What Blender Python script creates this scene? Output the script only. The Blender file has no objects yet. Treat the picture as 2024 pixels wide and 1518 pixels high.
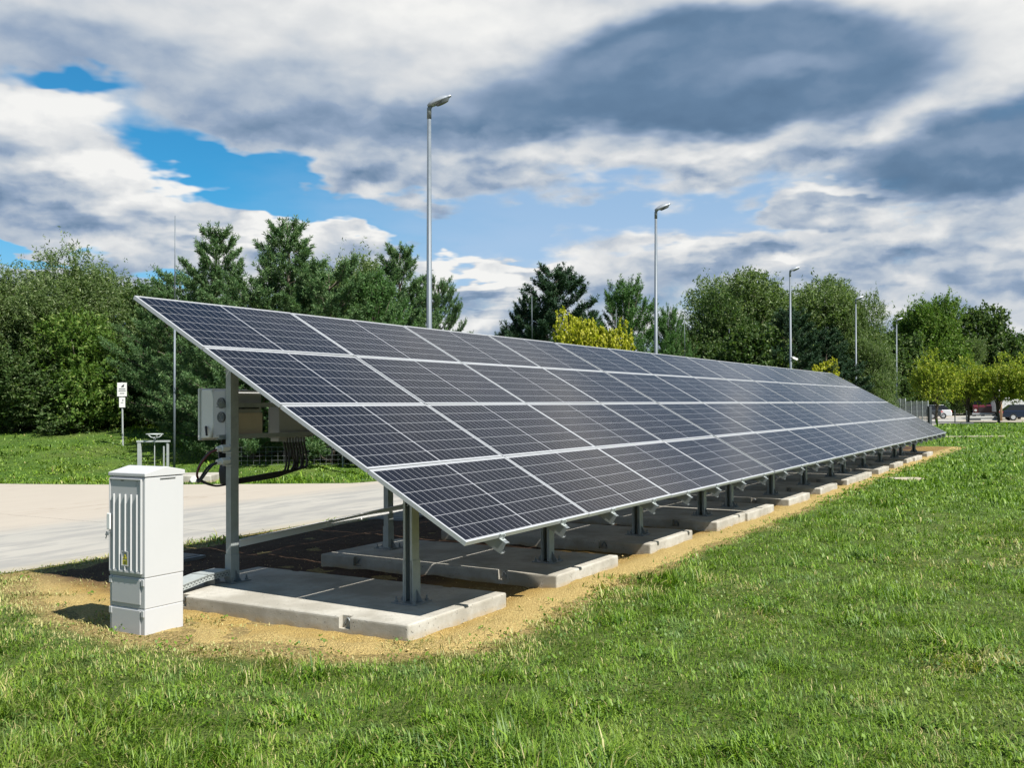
import bpy, bmesh, math, random
import numpy as np
from mathutils import Vector, Matrix
random.seed(7); RNG = np.random.default_rng(11)
SC = bpy.context.scene; COL = SC.collection
R_ = math.radians

# ---------------------------------------------------------------- frame of the solar array
CAMZ = 1.76; F_PX = 1929.1
P0 = np.array([-0.3456, 7.2364, 0.7534])            # near lower corner of the glass plane
RD = np.array([0.50473, 0.86328, 0.0])              # along the row
HD = np.array([-0.86328, 0.50473, 0.0])             # horizontal, towards the high rear edge
TILT = R_(29.31)
SD = HD * math.cos(TILT) + np.array([0, 0, math.sin(TILT)])
ND = np.cross(RD, SD)                               # glass normal
PWID, PHEI, TGAP = 2.0905, 1.058, 0.05
AZ = math.atan2(RD[1], RD[0])
TP = 4 * PWID + TGAP                                # table pitch
def W(a, s, z=0.0):
    v = P0 + RD * a + HD * s; return Vector((v[0], v[1], z))
def to_as(x, y):
    dx, dy = x - P0[0], y - P0[1]
    return dx * RD[0] + dy * RD[1], dx * HD[0] + dy * HD[1]

# ---------------------------------------------------------------- noise and terrain
def vnoise(x, y, s=1.0, seed=0):
    x = np.asarray(x) / s + seed * 17.3; y = np.asarray(y) / s - seed * 9.7
    xi = np.floor(x); yi = np.floor(y); fx = x - xi; fy = y - yi
    fx = fx * fx * (3 - 2 * fx); fy = fy * fy * (3 - 2 * fy)
    def hsh(a, b):
        v = np.sin(a * 127.1 + b * 311.7 + seed * 3.1) * 43758.5453
        return v - np.floor(v)
    return (hsh(xi, yi) * (1 - fx) + hsh(xi + 1, yi) * fx) * (1 - fy) + (hsh(xi, yi + 1) * (1 - fx) + hsh(xi + 1, yi + 1) * fx) * fy
def fb(x, y, s, seed=0):
    return (vnoise(x, y, s, seed) + .5 * vnoise(x, y, s / 2.1, seed + 1) + .25 * vnoise(x, y, s / 4.3, seed + 2)) / 1.75
def sstep(a, b, x):
    t = np.clip((np.asarray(x) - a) / (b - a), 0, 1); return t * t * (3 - 2 * t)

# far edge of the road / forecourt: distance beyond it (positive on the grass bank)
def bank_d(x, y):
    a, s = to_as(x, y)
    d1 = s - 10.4                                    # beyond the road alongside the array
    # left forecourt edge: roughly y = 22.4, curving away at the left
    d2 = y - (22.4 + 0.10 * np.maximum(0, -x - 8) ** 1.3)
    return np.minimum(d1, d2)
def hgt(x, y):
    x = np.asarray(x, float); y = np.asarray(y, float)
    d = bank_d(x, y)
    fade = 1 - sstep(30, 50, to_as(x, y)[0])
    b = 1.15 * sstep(1.0, 12.5, d) * fade
    b = b + sstep(1, 6, d) * .10 * (fb(x, y, 4, 5) - .5)
    a, s = to_as(x, y)
    lawn = sstep(-.6, -2.5, s) + 0 * b
    lawn = sstep(.6, 2.5, -s)
    return b + lawn * .07 * (fb(x, y, 2.6, 3) - .5)
def hz(x, y): return float(hgt(x, y))

# gravel bed outline (signed, positive inside)
def bed_in(a, s):
    a = np.asarray(a, float); s = np.asarray(s, float)
    n = (fb(a, s, .9, 8) - .5) + .35 * (fb(a, s, .2, 9) - .5)
    right = s - np.interp(a, [-1, .5, 1.7, 6, 14, 30, 37], [-.03, .03, .17, .23, .27, .33, .33]) - .20 * n - np.where(a > 27, .0, 0)
    lo = np.interp(s, [-.3, .0, .6, 1.7, 2.8, 4.2, 5.6], [.12, -.1, -.62, -.95, -1.05, -.5, .2])
    left = a - lo - .45 * n
    top = 5.75 - s + .35 * n
    end = 36 - a + .6 * n
    return np.minimum(np.minimum(right, left), np.minimum(top, end))

# ---------------------------------------------------------------- mesh helpers
class MB:
    def __init__(s): s.v = []; s.f = []; s.mi = []
    def add(s, vs, fs, m=0):
        o = len(s.v); s.v += [tuple(v) for v in vs]; s.f += [tuple(i + o for i in f) for f in fs]; s.mi += [m] * len(fs); return s
    def box(s, x0, x1, y0, y1, z0, z1, m=0, T=None):
        vs = [Vector((x, y, z)) for z in (z0, z1) for x, y in ((x0, y0), (x1, y0), (x1, y1), (x0, y1))]
        if T is not None: vs = [T @ v for v in vs]
        return s.add(vs, [(3, 2, 1, 0), (4, 5, 6, 7), (0, 1, 5, 4), (1, 2, 6, 5), (2, 3, 7, 6), (3, 0, 4, 7)], m)
    def tube(s, pts, rad, n=8, m=0, cap=True):
        pts = [Vector(p) for p in pts]; rad = rad if hasattr(rad, '__len__') else [rad] * len(pts)
        rings = []; up = None
        for i, p in enumerate(pts):
            d = (pts[min(i + 1, len(pts) - 1)] - pts[max(i - 1, 0)]).normalized()
            if up is None: up = d.orthogonal().normalized()
            up = (up - d * up.dot(d)).normalized() if (up - d * up.dot(d)).length > 1e-6 else d.orthogonal().normalized()
            b = d.cross(up)
            rings.append([p + (up * math.cos(2 * math.pi * k / n) + b * math.sin(2 * math.pi * k / n)) * rad[i] for k in range(n)])
        vs = [v for r in rings for v in r]; fs = []
        for i in range(len(pts) - 1):
            for k in range(n):
                a = i * n + k; b = i * n + (k + 1) % n; fs.append((a, b, b + n, a + n))
        if cap: fs.append(tuple(range(n - 1, -1, -1))); fs.append(tuple(range((len(pts) - 1) * n, len(pts) * n)))
        return s.add(vs, fs, m)
    def prism(s, prof, p0, p1, ux, uy, m=0, closed=True):
        """prof: list of (u,v) swept from p0 to p1"""
        p0, p1, ux, uy = Vector(p0), Vector(p1), Vector(ux), Vector(uy); n = len(prof)
        vs = [p0 + ux * u + uy * v for u, v in prof] + [p1 + ux * u + uy * v for u, v in prof]
        fs = [(k, (k + 1) % n, (k + 1) % n + n, k + n) for k in range(n)]
        if closed: fs += [tuple(range(n - 1, -1, -1)), tuple(range(n, 2 * n))]
        return s.add(vs, fs, m)
    def build(s, name, mats, parent=None, smooth=False, bevel=0, seg=2, loc=None):
        me = bpy.data.meshes.new(name); me.from_pydata(s.v, [], s.f)
        for mm in (mats if isinstance(mats, (list, tuple)) else [mats]): me.materials.append(mm)
        me.polygons.foreach_set('material_index', s.mi)
        bm = bmesh.new(); bm.from_mesh(me); bmesh.ops.recalc_face_normals(bm, faces=bm.faces)
        if bevel: bmesh.ops.bevel(bm, geom=[e for e in bm.edges if len(e.link_faces) == 2 and e.calc_face_angle(0) > .5], offset=bevel, segments=seg, profile=.5, affect='EDGES', clamp_overlap=True)
        bm.to_mesh(me); bm.free()
        if smooth: me.polygons.foreach_set('use_smooth', [True] * len(me.polygons))
        o = bpy.data.objects.new(name, me); COL.objects.link(o)
        if parent is not None: o.parent = parent
        if loc is not None: o.location = loc
        return o
def C_profile(w, d, lip, t):
    """open channel outline: web along v=0, opening towards +v"""
    h = w / 2
    return [(-h, 0), (h, 0), (h, d), (h - lip, d), (h - lip, d - t), (h - t, d - t), (h - t, t), (-h + t, t), (-h + t, d - t), (-h + lip, d - t), (-h + lip, d), (-h, d)]
def tag(o, label=None, cat=None, group=None, kind=None):
    if label: o['label'] = label
    if cat: o['category'] = cat
    if group: o['group'] = group
    if kind: o['kind'] = kind
    return o
def empty(name, loc=(0, 0, 0), rz=0, **k):
    o = bpy.data.objects.new(name, None); COL.objects.link(o); o.location = loc; o.rotation_euler = (0, 0, rz)
    o.empty_display_size = .2; return tag(o, **k)
def copy_tree(o, parent=None):
    c = o.copy(); COL.objects.link(c); c.parent = parent
    for ch in list(o.children): copy_tree(ch, c)
    return c
def np_mesh(name, V, F, mats, attrs=None, smooth=False, parent=None):
    """V (n,3), F (m,k) constant k"""
    me = bpy.data.meshes.new(name); k = F.shape[1]
    me.vertices.add(len(V)); me.vertices.foreach_set('co', np.ascontiguousarray(V, np.float32).ravel())
    me.loops.add(F.size); me.loops.foreach_set('vertex_index', np.ascontiguousarray(F, np.int32).ravel())
    me.polygons.add(len(F)); me.polygons.foreach_set('loop_start', np.arange(0, F.size, k, dtype=np.int32))
    try: me.polygons.foreach_set('loop_total', np.full(len(F), k, dtype=np.int32))
    except Exception: pass
    for nme, arr in (attrs or {}).items():
        at = me.attributes.new(nme, 'FLOAT', 'POINT'); at.data.foreach_set('value', np.ascontiguousarray(arr, np.float32))
    me.update(calc_edges=True)
    if smooth: me.polygons.foreach_set('use_smooth', np.ones(len(F), bool))
    for mm in (mats if isinstance(mats, (list, tuple)) else [mats]): me.materials.append(mm)
    o = bpy.data.objects.new(name, me); COL.objects.link(o)
    if parent is not None: o.parent = parent
    return o

# ---------------------------------------------------------------- node helpers
class NT:
    def __init__(s, tree): s.t = tree; s.n = tree.nodes; s.l = tree.links
    def node(s, typ, ins=None, **props):
        nd = s.n.new(typ)
        for k, v in props.items(): setattr(nd, k, v)
        for k, v in (ins or {}).items(): s.set(nd.inputs[k], v)
        return nd
    def set(s, inp, v):
        if isinstance(v, bpy.types.NodeSocket): s.l.new(v, inp)
        elif isinstance(v, bpy.types.Node): s.l.new(v.outputs[0], inp)
        else:
            if hasattr(inp.default_value, '__len__') and not hasattr(v, '__len__'): v = [v] * len(inp.default_value)
            if hasattr(v, '__len__') and hasattr(inp.default_value, '__len__') and len(v) == 3 and len(inp.default_value) == 4: v = (*v, 1)
            inp.default_value = v
    def m(s, op, a, b=None, c=None, clamp=False):
        nd = s.n.new('ShaderNodeMath'); nd.operation = op; nd.use_clamp = clamp; s.set(nd.inputs[0], a)
        if b is not None: s.set(nd.inputs[1], b)
        if c is not None: s.set(nd.inputs[2], c)
        return nd.outputs[0]
    def vm(s, op, a, b=None):
        nd = s.n.new('ShaderNodeVectorMath'); nd.operation = op; s.set(nd.inputs[0], a)
        if b is not None: s.set(nd.inputs[1], b)
        return nd.outputs['Value'] if op in ('LENGTH', 'DOT_PRODUCT') else nd.outputs[0]
    def mix(s, f, a, b, typ='MIX'):
        nd = s.n.new('ShaderNodeMix'); nd.data_type = 'RGBA'; nd.blend_type = typ; nd.clamp_factor = True
        s.set(nd.inputs[0], f); s.set(nd.inputs[6], a); s.set(nd.inputs[7], b); return nd.outputs[2]
    def ss(s, x, a, b):
        nd = s.n.new('ShaderNodeMapRange'); nd.interpolation_type = 'SMOOTHSTEP'; s.set(nd.inputs[0], x); s.set(nd.inputs[1], a); s.set(nd.inputs[2], b); return nd.outputs[0]
    def noise(s, vec, scale, detail=3, rough=.5, dist=0, dim='3D'):
        nd = s.node('ShaderNodeTexNoise', dict(Scale=scale, Detail=detail, Roughness=rough, Distortion=dist)); nd.noise_dimensions = dim
        if vec is not None: s.set(nd.inputs['Vector'], vec)
        return nd.outputs[0]
    def xyz(s, v):
        nd = s.node('ShaderNodeSeparateXYZ', {0: v}); return nd.outputs
    def comb(s, x, y, z=0.0): return s.node('ShaderNodeCombineXYZ', {0: x, 1: y, 2: z}).outputs[0]
def srgb(r, g, b):
    f = lambda c: (c / 255 / 12.92) if c / 255 <= .04045 else ((c / 255 + .055) / 1.055) ** 2.4
    return (f(r), f(g), f(b))
def material(name):
    m = bpy.data.materials.new(name); m.use_nodes = True; nt = NT(m.node_tree)
    b = m.node_tree.nodes['Principled BSDF']; return m, nt, b
def simple(name, col, rough=.6, metal=0, var=.15, scale=8, bump=0, bscale=60, spec=.5, coat=0):
    m, n, b = material(name); tc = n.node('ShaderNodeTexCoord').outputs['Object']
    f = n.noise(tc, scale, 5, .6); f2 = n.noise(tc, scale * 9, 3, .6)
    k = n.m('ADD', n.m('MULTIPLY', n.m('SUBTRACT', f, .5), 2 * var), n.m('MULTIPLY', n.m('SUBTRACT', f2, .5), var))
    c = n.mix(1, (*col, 1), n.comb(n.m('ADD', 1, k), n.m('ADD', 1, k), n.m('ADD', 1, k)), 'MULTIPLY')
    n.set(b.inputs['Base Color'], c); n.set(b.inputs['Roughness'], n.m('ADD', rough, n.m('MULTIPLY', k, .4), clamp=True)); b.inputs['Metallic'].default_value = metal
    b.inputs['Specular IOR Level'].default_value = spec; b.inputs['Coat Weight'].default_value = coat
    if bump:
        bp = n.node('ShaderNodeBump', dict(Strength=bump, Distance=.01, Height=n.noise(tc, bscale, 4, .65))); n.set(b.inputs['Normal'], bp)
    return m

M = {}
M['galv'] = simple('galvanised_steel', (.28, .305, .30), .5, .12, .28, 14, .1, 120)
M['galv_dark'] = simple('weathered_steel', (.17, .185, .19), .5, .3, .25, 14, .1, 120)
M['pole'] = simple('lamp_pole_steel', (.10, .12, .14), .5, .1, .2, 10)
M['alu'] = simple('anodised_aluminium', (.42, .43, .44), .4, .3, .06, 5)
M['backsheet'] = simple('white_backsheet', (.6, .6, .6), .6, 0, .05, 4)
M['plastic'] = simple('light_grey_plastic', (.375, .378, .38), .42, 0, .025, 3, .03, 300)
M['plastic_dark'] = simple('seam_grey_plastic', (.16, .16, .155), .6)
M['white'] = simple('white_paint', (.6, .6, .58), .35, 0, .05, 4)
M['black'] = simple('black_rubber', (.012, .012, .013), .45, 0, .2, 10)
M['red'] = simple('red_cable', (.09, .012, .012), .45)
M['dkgrey'] = simple('dark_grey_paint', (.045, .05, .055), .45)
M['yellow'] = simple('sticker_yellow', (.58, .50, .03), .5, 0, .05)
M['ink'] = simple('sticker_ink', (.03, .03, .02), .6)
M['bark'] = simple('bark', (.075, .06, .045), .9, 0, .35, 6, .6, 25)
M['wood'] = simple('weathered_wood', (.42, .27, .17), .8, 0, .2, 5, .3, 30)
M['glass_dark'] = simple('tinted_glass', (.01, .012, .015), .06, 0, 0)
M['carwhite'] = simple('white_car_paint', (.7, .71, .72), .25, 0, .02, coat=.6)
M['cargrey'] = simple('grey_car_paint', (.07, .08, .09), .25, .3, .03, coat=.6)
M['cardark'] = simple('black_car_paint', (.01, .011, .013), .25, 0, .02, coat=.6)
M['carblue'] = simple('navy_car_paint', (.008, .014, .04), .25, .2, .02, coat=.6)
M['carred'] = simple('maroon_paint', (.11, .012, .02), .35, .1, .05, coat=.4)
M['orange'] = simple('orange_red_paint', (.55, .10, .03), .45)
M['lampglass'] = simple('lamp_lens', (.10, .11, .12), .15, 0, .1)
M['taillight'] = simple('red_lens', (.6, .03, .02), .2)
M['bluegrey'] = simple('blue_grey_paint', (.20, .30, .42), .6, 0, .25, 3)
M['peg'] = simple('pale_straw', (.5, .42, .24), .9)

def concrete():
    m, n, b = material('cast_concrete'); tc = n.node('ShaderNodeTexCoord').outputs['Object']
    oi = n.node('ShaderNodeObjectInfo').outputs['Random']
    v = n.vm('ADD', tc, n.comb(n.m('MULTIPLY', oi, 40), 0, 0))
    big = n.noise(v, 2.2, 5, .6); mid = n.noise(v, 14, 5, .7); fine = n.noise(v, 120, 3, .7)
    c = n.mix(n.ss(big, .35, .65), (.235, .22, .185), (.36, .345, .305)); c = n.mix(n.m('MULTIPLY', n.ss(mid, .35, .75), .5), c, (.235, .22, .185))
    z = n.xyz(tc)[2]
    dirt = n.m('MULTIPLY', n.ss(z, .075, .0), n.ss(n.noise(v, 7, 4, .7), .25, .65))
    c = n.mix(n.m('MULTIPLY', dirt, .75), c, (.30, .21, .09))
    vor = n.node('ShaderNodeTexVoronoi', dict(Scale=26, Vector=v)); vor2 = n.ss(vor.outputs['Distance'], .16, .09)
    pm = n.m('MULTIPLY', vor2, n.ss(n.noise(v, 9, 2), .42, .52))
    c = n.mix(n.m('MULTIPLY', pm, .8), c, (.09, .08, .065)); n.set(b.inputs['Base Color'], c); b.inputs['Roughness'].default_value = .88
    h = n.m('SUBTRACT', n.m('ADD', n.m('MULTIPLY', mid, .5), n.m('MULTIPLY', fine, .35)), n.m('MULTIPLY', pm, 1.4))
    n.set(b.inputs['Normal'], n.node('ShaderNodeBump', dict(Strength=.8, Distance=.008, Height=h))); return m
M['concrete'] = concrete()

def cells():
    m, n, b = material('solar_cells'); uv = n.node('ShaderNodeUVMap').outputs[0]; x, y, _ = n.xyz(uv)
    # uv in metres; glass 2.05 x 1.015 inside the frame
    def line(coord, period, off, hw):
        t = n.m('FRACT', n.m('DIVIDE', n.m('SUBTRACT', coord, off), period))
        d = n.m('MULTIPLY', n.m('MINIMUM', t, n.m('SUBTRACT', 1, t)), period)
        return n.m('LESS_THAN', d, hw)
    GW, GH = 2.046, 1.018
    cy = (GH - .024) / 6; cx = (GW - .024 - .014) / 24
    ly = line(y, cy, .012, .0022)
    xl = n.m('LESS_THAN', x, GW / 2); xo = n.m('SUBTRACT', x, n.m('MULTIPLY', n.m('SUBTRACT', 1, xl), .014))
    lx = line(xo, cx, .012, .0017)
    cen = n.m('LESS_THAN', n.m('ABSOLUTE', n.m('SUBTRACT', x, GW / 2)), .0085)
    bx = n.m('GREATER_THAN', n.m('ABSOLUTE', n.m('SUBTRACT', x, GW / 2)), GW / 2 - .012)
    by = n.m('GREATER_THAN', n.m('ABSOLUTE', n.m('SUBTRACT', y, GH / 2)), GH / 2 - .012)
    # small corner chamfers of the cells show as pale diamonds at the crossings
    g = n.m('MAXIMUM', n.m('MAXIMUM', ly, lx), n.m('MAXIMUM', cen, n.m('MAXIMUM', bx, by)))
    tx = n.m('FRACT', n.m('DIVIDE', n.m('SUBTRACT', xo, .012), cx)); dx = n.m('MULTIPLY', n.m('MINIMUM', tx, n.m('SUBTRACT', 1, tx)), cx)
    ty = n.m('FRACT', n.m('DIVIDE', n.m('SUBTRACT', y, .012), cy)); dy = n.m('MULTIPLY', n.m('MINIMUM', ty, n.m('SUBTRACT', 1, ty)), cy)
    g = n.m('MAXIMUM', g, n.m('LESS_THAN', n.m('ADD', dx, dy), .0055))
    # fine busbars
    tb = n.m('FRACT', n.m('DIVIDE', n.m('SUBTRACT', y, .012), cy / 9)); bb = n.m('LESS_THAN', n.m('ABSOLUTE', n.m('SUBTRACT', tb, .5)), .035)
    rnd = n.node('ShaderNodeTexWhiteNoise', dict(Vector=n.comb(n.m('FLOOR', n.m('DIVIDE', xo, cx)), n.m('FLOOR', n.m('DIVIDE', y, cy)), n.node('ShaderNodeObjectInfo').outputs['Random']))).outputs[0]
    base = n.mix(rnd, (.0026, .0026, .005), (.0055, .0055, .0095)); base = n.mix(n.m('MULTIPLY', bb, .10), base, (.12, .12, .13))
    c = n.mix(g, base, (.235, .24, .255)); n.set(b.inputs['Base Color'], c)
    dn = n.noise(n.node('ShaderNodeTexCoord').outputs['Object'], 1.5, 5, .6)
    n.set(b.inputs['Roughness'], n.m('ADD', .06, n.m('MULTIPLY', dn, .12))); b.inputs['IOR'].default_value = 1.5; b.inputs['Specular IOR Level'].default_value = .11; b.inputs['Specular Tint'].default_value = (1, .87, .74, 1)
    return m
M['cells'] = cells()

def ground_mat():
    m, n, b = material('meadow_ground'); p = n.node('ShaderNodeNewGeometry').outputs['Position']
    x, y, z = n.xyz(p)
    big = n.noise(p, .22, 4, .6); mid = n.noise(p, 1.6, 5, .7); fine = n.noise(p, 28, 4, .75)
    c = n.mix(n.ss(mid, .35, .7), (.028, .072, .008), (.068, .125, .016)); c = n.mix(n.m('MULTIPLY', n.ss(big, .45, .7), .6), c, (.10, .115, .03))
    c = n.mix(n.m('MULTIPLY', n.ss(fine, .45, .8), .65), c, (.12, .19, .03))
    c = n.mix(n.m('MULTIPLY', n.ss(n.noise(p, 55, 3, .7), .52, .36), .7), c, (.018, .026, .008))
    # near the camera the soil between the blades is brown thatch
    near = n.ss(n.vm('LENGTH', p), 26, 10); soil = n.mix(n.ss(fine, .3, .7), (.028, .045, .009), (.095, .115, .028))
    c = n.mix(n.m('MULTIPLY', near, .75), c, soil); sa = n.node('ShaderNodeAttribute', attribute_name='sandy').outputs['Fac']
    c = n.mix(n.ss(n.m('ADD', sa, n.m('MULTIPLY', n.m('SUBTRACT', mid, .5), .8)), .15, .75), c, n.mix(n.ss(fine, .35, .65), (.10, .075, .03), (.30, .22, .09)))
    n.set(b.inputs['Base Color'], c); b.inputs['Roughness'].default_value = .95; b.inputs['Specular IOR Level'].default_value = .15
    n.set(b.inputs['Normal'], n.node('ShaderNodeBump', dict(Strength=.8, Distance=.06, Height=n.m('ADD', n.m('MULTIPLY', fine, .7), mid)))); return m
M['ground'] = ground_mat()

def bed_mat():
    m, n, b = material('ochre_gravel'); p = n.node('ShaderNodeNewGeometry').outputs['Position']
    a = n.node('ShaderNodeAttribute', attribute_name='soil').outputs['Fac']; d = n.node('ShaderNodeAttribute', attribute_name='dry').outputs['Fac']
    v = n.node('ShaderNodeTexVoronoi', dict(Scale=75, Vector=p)); f = n.noise(p, 6, 5, .7); g = n.noise(p, 45, 4, .7)
    c = n.mix(v.outputs['Color'], (.205, .125, .026), (.335, .222, .060)); c = n.mix(n.m('MULTIPLY', n.ss(f, .4, .75), .55), c, (.30, .22, .085)); c = n.mix(n.m('MULTIPLY', n.ss(g, .55, .75), .5), c, (.20, .12, .035))
    straw = n.mix(n.ss(g, .3, .7), (.20, .145, .055), (.40, .31, .13)); c = n.mix(n.m('MULTIPLY', d, .8), c, straw)
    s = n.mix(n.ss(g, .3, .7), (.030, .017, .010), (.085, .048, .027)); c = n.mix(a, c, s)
    n.set(b.inputs['Base Color'], c); b.inputs['Roughness'].default_value = .95; b.inputs['Specular IOR Level'].default_value = .2
    n.set(b.inputs['Normal'], n.node('ShaderNodeBump', dict(Strength=.9, Distance=.012, Height=n.m('ADD', n.m('MULTIPLY', v.outputs['Distance'], -1.2), n.m('ADD', f, g))))); return m
M['bed'] = bed_mat()

def road_mat():
    m, n, b = material('worn_pale_road'); p = n.node('ShaderNodeNewGeometry').outputs['Position']
    A = n.vm('DOT_PRODUCT', n.vm('SUBTRACT', p, tuple(P0)), tuple(RD)); S = n.vm('DOT_PRODUCT', n.vm('SUBTRACT', p, tuple(P0)), tuple(HD))
    st = n.comb(n.m('MULTIPLY', A, .28), S, 0)
    big = n.noise(st, .5, 5, .6); str_ = n.noise(st, 2.4, 5, .65); fine = n.noise(p, 40, 4, .7)
    c = n.mix(n.ss(big, .35, .65), (.25, .24, .215), (.285, .27, .24)); c = n.mix(n.m('MULTIPLY', n.ss(str_, .42, .60), .85), c, (.195, .19, .178))
    sandy = n.ss(n.m('ADD', S, n.m('MULTIPLY', n.m('SUBTRACT', big, .5), 2.5)), 8.8, 10.2); c = n.mix(n.m('MULTIPLY', sandy, .85), c, (.30, .262, .215))
    edge = n.ss(n.m('ADD', S, n.m('MULTIPLY', str_, .5)), 6.75, 6.3); c = n.mix(n.m('MULTIPLY', edge, .6), c, (.26, .225, .15))
    # worn, flaking patch of old surfacing on the far side
    vor = n.node('ShaderNodeTexVoronoi', dict(Scale=2.2, Vector=st)); vor.feature = 'DISTANCE_TO_EDGE'
    cr = n.m('MULTIPLY', n.ss(vor.outputs[0], .05, .015), n.m('MULTIPLY', n.ss(S, 10, 11.5), n.ss(big, .5, .62)))
    jt = n.m('FRACT', n.m('DIVIDE', n.m('ADD', A, n.m('MULTIPLY', n.m('SUBTRACT', str_, .5), .12)), 7.5)); jl = n.m('LESS_THAN', n.m('ABSOLUTE', n.m('SUBTRACT', jt, .5)), .0016); c = n.mix(n.m('MULTIPLY', jl, .6), c, (.09, .08, .07))
    c = n.mix(n.m('MULTIPLY', cr, .5), c, (.18, .14, .10)); c = n.mix(n.m('MULTIPLY', n.ss(fine, .5, .8), .35), c, (.235, .22, .185))
    n.set(b.inputs['Base Color'], c); b.inputs['Roughness'].default_value = .9
    n.set(b.inputs['Normal'], n.node('ShaderNodeBump', dict(Strength=.35, Distance=.01, Height=n.m('ADD', fine, n.m('MULTIPLY', str_, 2))))); return m
M['road'] = road_mat()

def leaf_mat(name, dark, light, third=None, transl=.35, rough=.5):
    m, n, b = material(name); r = n.node('ShaderNodeAttribute', attribute_name='rnd').outputs['Fac']
    tc = n.node('ShaderNodeTexCoord').outputs['Object']; oi = n.node('ShaderNodeObjectInfo').outputs['Random']
    f = n.noise(n.vm('ADD', tc, n.comb(n.m('MULTIPLY', oi, 30), 0, 0)), .9, 3, .6)
    c = n.mix(n.m('ADD', n.m('MULTIPLY', r, .6), n.m('MULTIPLY', f, .4)), dark, light)
    if third: c = n.mix(n.m('MULTIPLY', n.ss(n.m('FRACT', n.m('MULTIPLY', r, 7.3)), .75, .95), .8), c, third)
    n.set(b.inputs['Base Color'], c); b.inputs['Roughness'].default_value = rough; b.inputs['Specular IOR Level'].default_value = .14
    tr = n.node('ShaderNodeBsdfTranslucent'); n.set(tr.inputs[0], n.mix(1, c, (1.3, 1.5, .6), 'MULTIPLY'))
    ms = n.node('ShaderNodeMixShader', {0: transl}); n.l.new(b.outputs[0], ms.inputs[1]); n.l.new(tr.outputs[0], ms.inputs[2])
    n.l.new(ms.outputs[0], m.node_tree.nodes['Material Output'].inputs[0]); return m
M['leaf_willow'] = leaf_mat('willow_leaves', (.035, .070, .020), (.13, .18, .062), (.25, .29, .16))
M['leaf_dark'] = leaf_mat('dark_leaves', (.018, .040, .013), (.075, .125, .035), (.18, .22, .10))
M['leaf_mid'] = leaf_mat('mid_green_leaves', (.035, .080, .014), (.105, .175, .032), (.2, .25, .07))
M['leaf_yellow'] = leaf_mat('yellow_maple_leaves', (.16, .19, .015), (.43, .41, .04), (.5, .47, .10), .4)
M['leaf_lime'] = leaf_mat('lime_maple_leaves', (.045, .095, .014), (.29, .33, .045), (.46, .44, .07), .4)
M['needle'] = leaf_mat('pine_needles', (.025, .065, .026), (.10, .175, .065), (.19, .26, .12), .2, .5)
M['needle_dark'] = leaf_mat('dark_pine_needles', (.012, .032, .018), (.038, .075, .038), (.06, .10, .05), .15, .5)
M['needle_fresh'] = leaf_mat('fresh_pine_needles', (.025, .075, .022), (.085, .165, .045), (.12, .2, .07), .2, .5)

def grass_mat():
    m, n, b = material('grass_blades'); r = n.node('ShaderNodeAttribute', attribute_name='rnd').outputs['Fac']; d = n.node('ShaderNodeAttribute', attribute_name='dry').outputs['Fac']; tip = n.node('ShaderNodeAttribute', attribute_name='tip').outputs['Fac']
    p = n.node('ShaderNodeNewGeometry').outputs['Position']; big = n.noise(p, .55, 4, .6); b2 = n.noise(p, 1.9, 3, .6)
    c = n.mix(r, (.034, .088, .007), (.165, .262, .024)); c = n.mix(n.m('MULTIPLY', n.ss(big, .48, .68), .55), c, n.mix(r, (.085, .135, .016), (.23, .29, .045)))
    c = n.mix(n.m('MULTIPLY', n.ss(b2, .52, .68), .55), c, n.mix(r, (.045, .095, .030), (.15, .23, .08)))
    dry = n.mix(r, (.24, .20, .075), (.46, .40, .19)); c = n.mix(d, c, dry)
    n.set(b.inputs['Base Color'], c); b.inputs['Roughness'].default_value = .5; b.inputs['Specular IOR Level'].default_value = .28
    tr = n.node('ShaderNodeBsdfTranslucent'); n.set(tr.inputs[0], n.mix(1, c, (1.2, 1.4, .5), 'MULTIPLY'))
    ms = n.node('ShaderNodeMixShader', {0: .3}); n.l.new(b.outputs[0], ms.inputs[1]); n.l.new(tr.outputs[0], ms.inputs[2])
    n.l.new(ms.outputs[0], m.node_tree.nodes['Material Output'].inputs[0]); return m
M['grass'] = grass_mat()

# ---------------------------------------------------------------- ground, road, gravel
def build_ground():
    def axis(lo, hi, dense_lo, dense_hi, st):
        core = np.arange(dense_lo, dense_hi, st); out = [core]
        l = dense_lo; stp = st; L = []
        while l > lo: stp *= 1.25; l -= stp; L.append(l)
        h = core[-1]; stp = st; H = []
        while h < hi: stp *= 1.25; h += stp; H.append(h)
        return np.concatenate([np.array(L[::-1]), core, np.array(H)])
    xs = axis(-1500, 1500, -14, 20, .22); ys = axis(-800, 3000, 2, 42, .22)
    X, Y = np.meshgrid(xs, ys); Z = hgt(X, Y); V = np.stack([X.ravel(), Y.ravel(), Z.ravel()], 1)
    i, j = np.meshgrid(np.arange(len(xs) - 1), np.arange(len(ys) - 1)); a = (j * len(xs) + i).ravel()
    F = np.stack([a, a + 1, a + 1 + len(xs), a + len(xs)], 1)
    a_, s_ = to_as(X, Y); o = np_mesh('ground', V, F, M['ground'], dict(sandy=sstep(-.55, .0, bed_in(a_, s_)).ravel()), smooth=True); tag(o, kind='structure')
build_ground()

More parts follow.
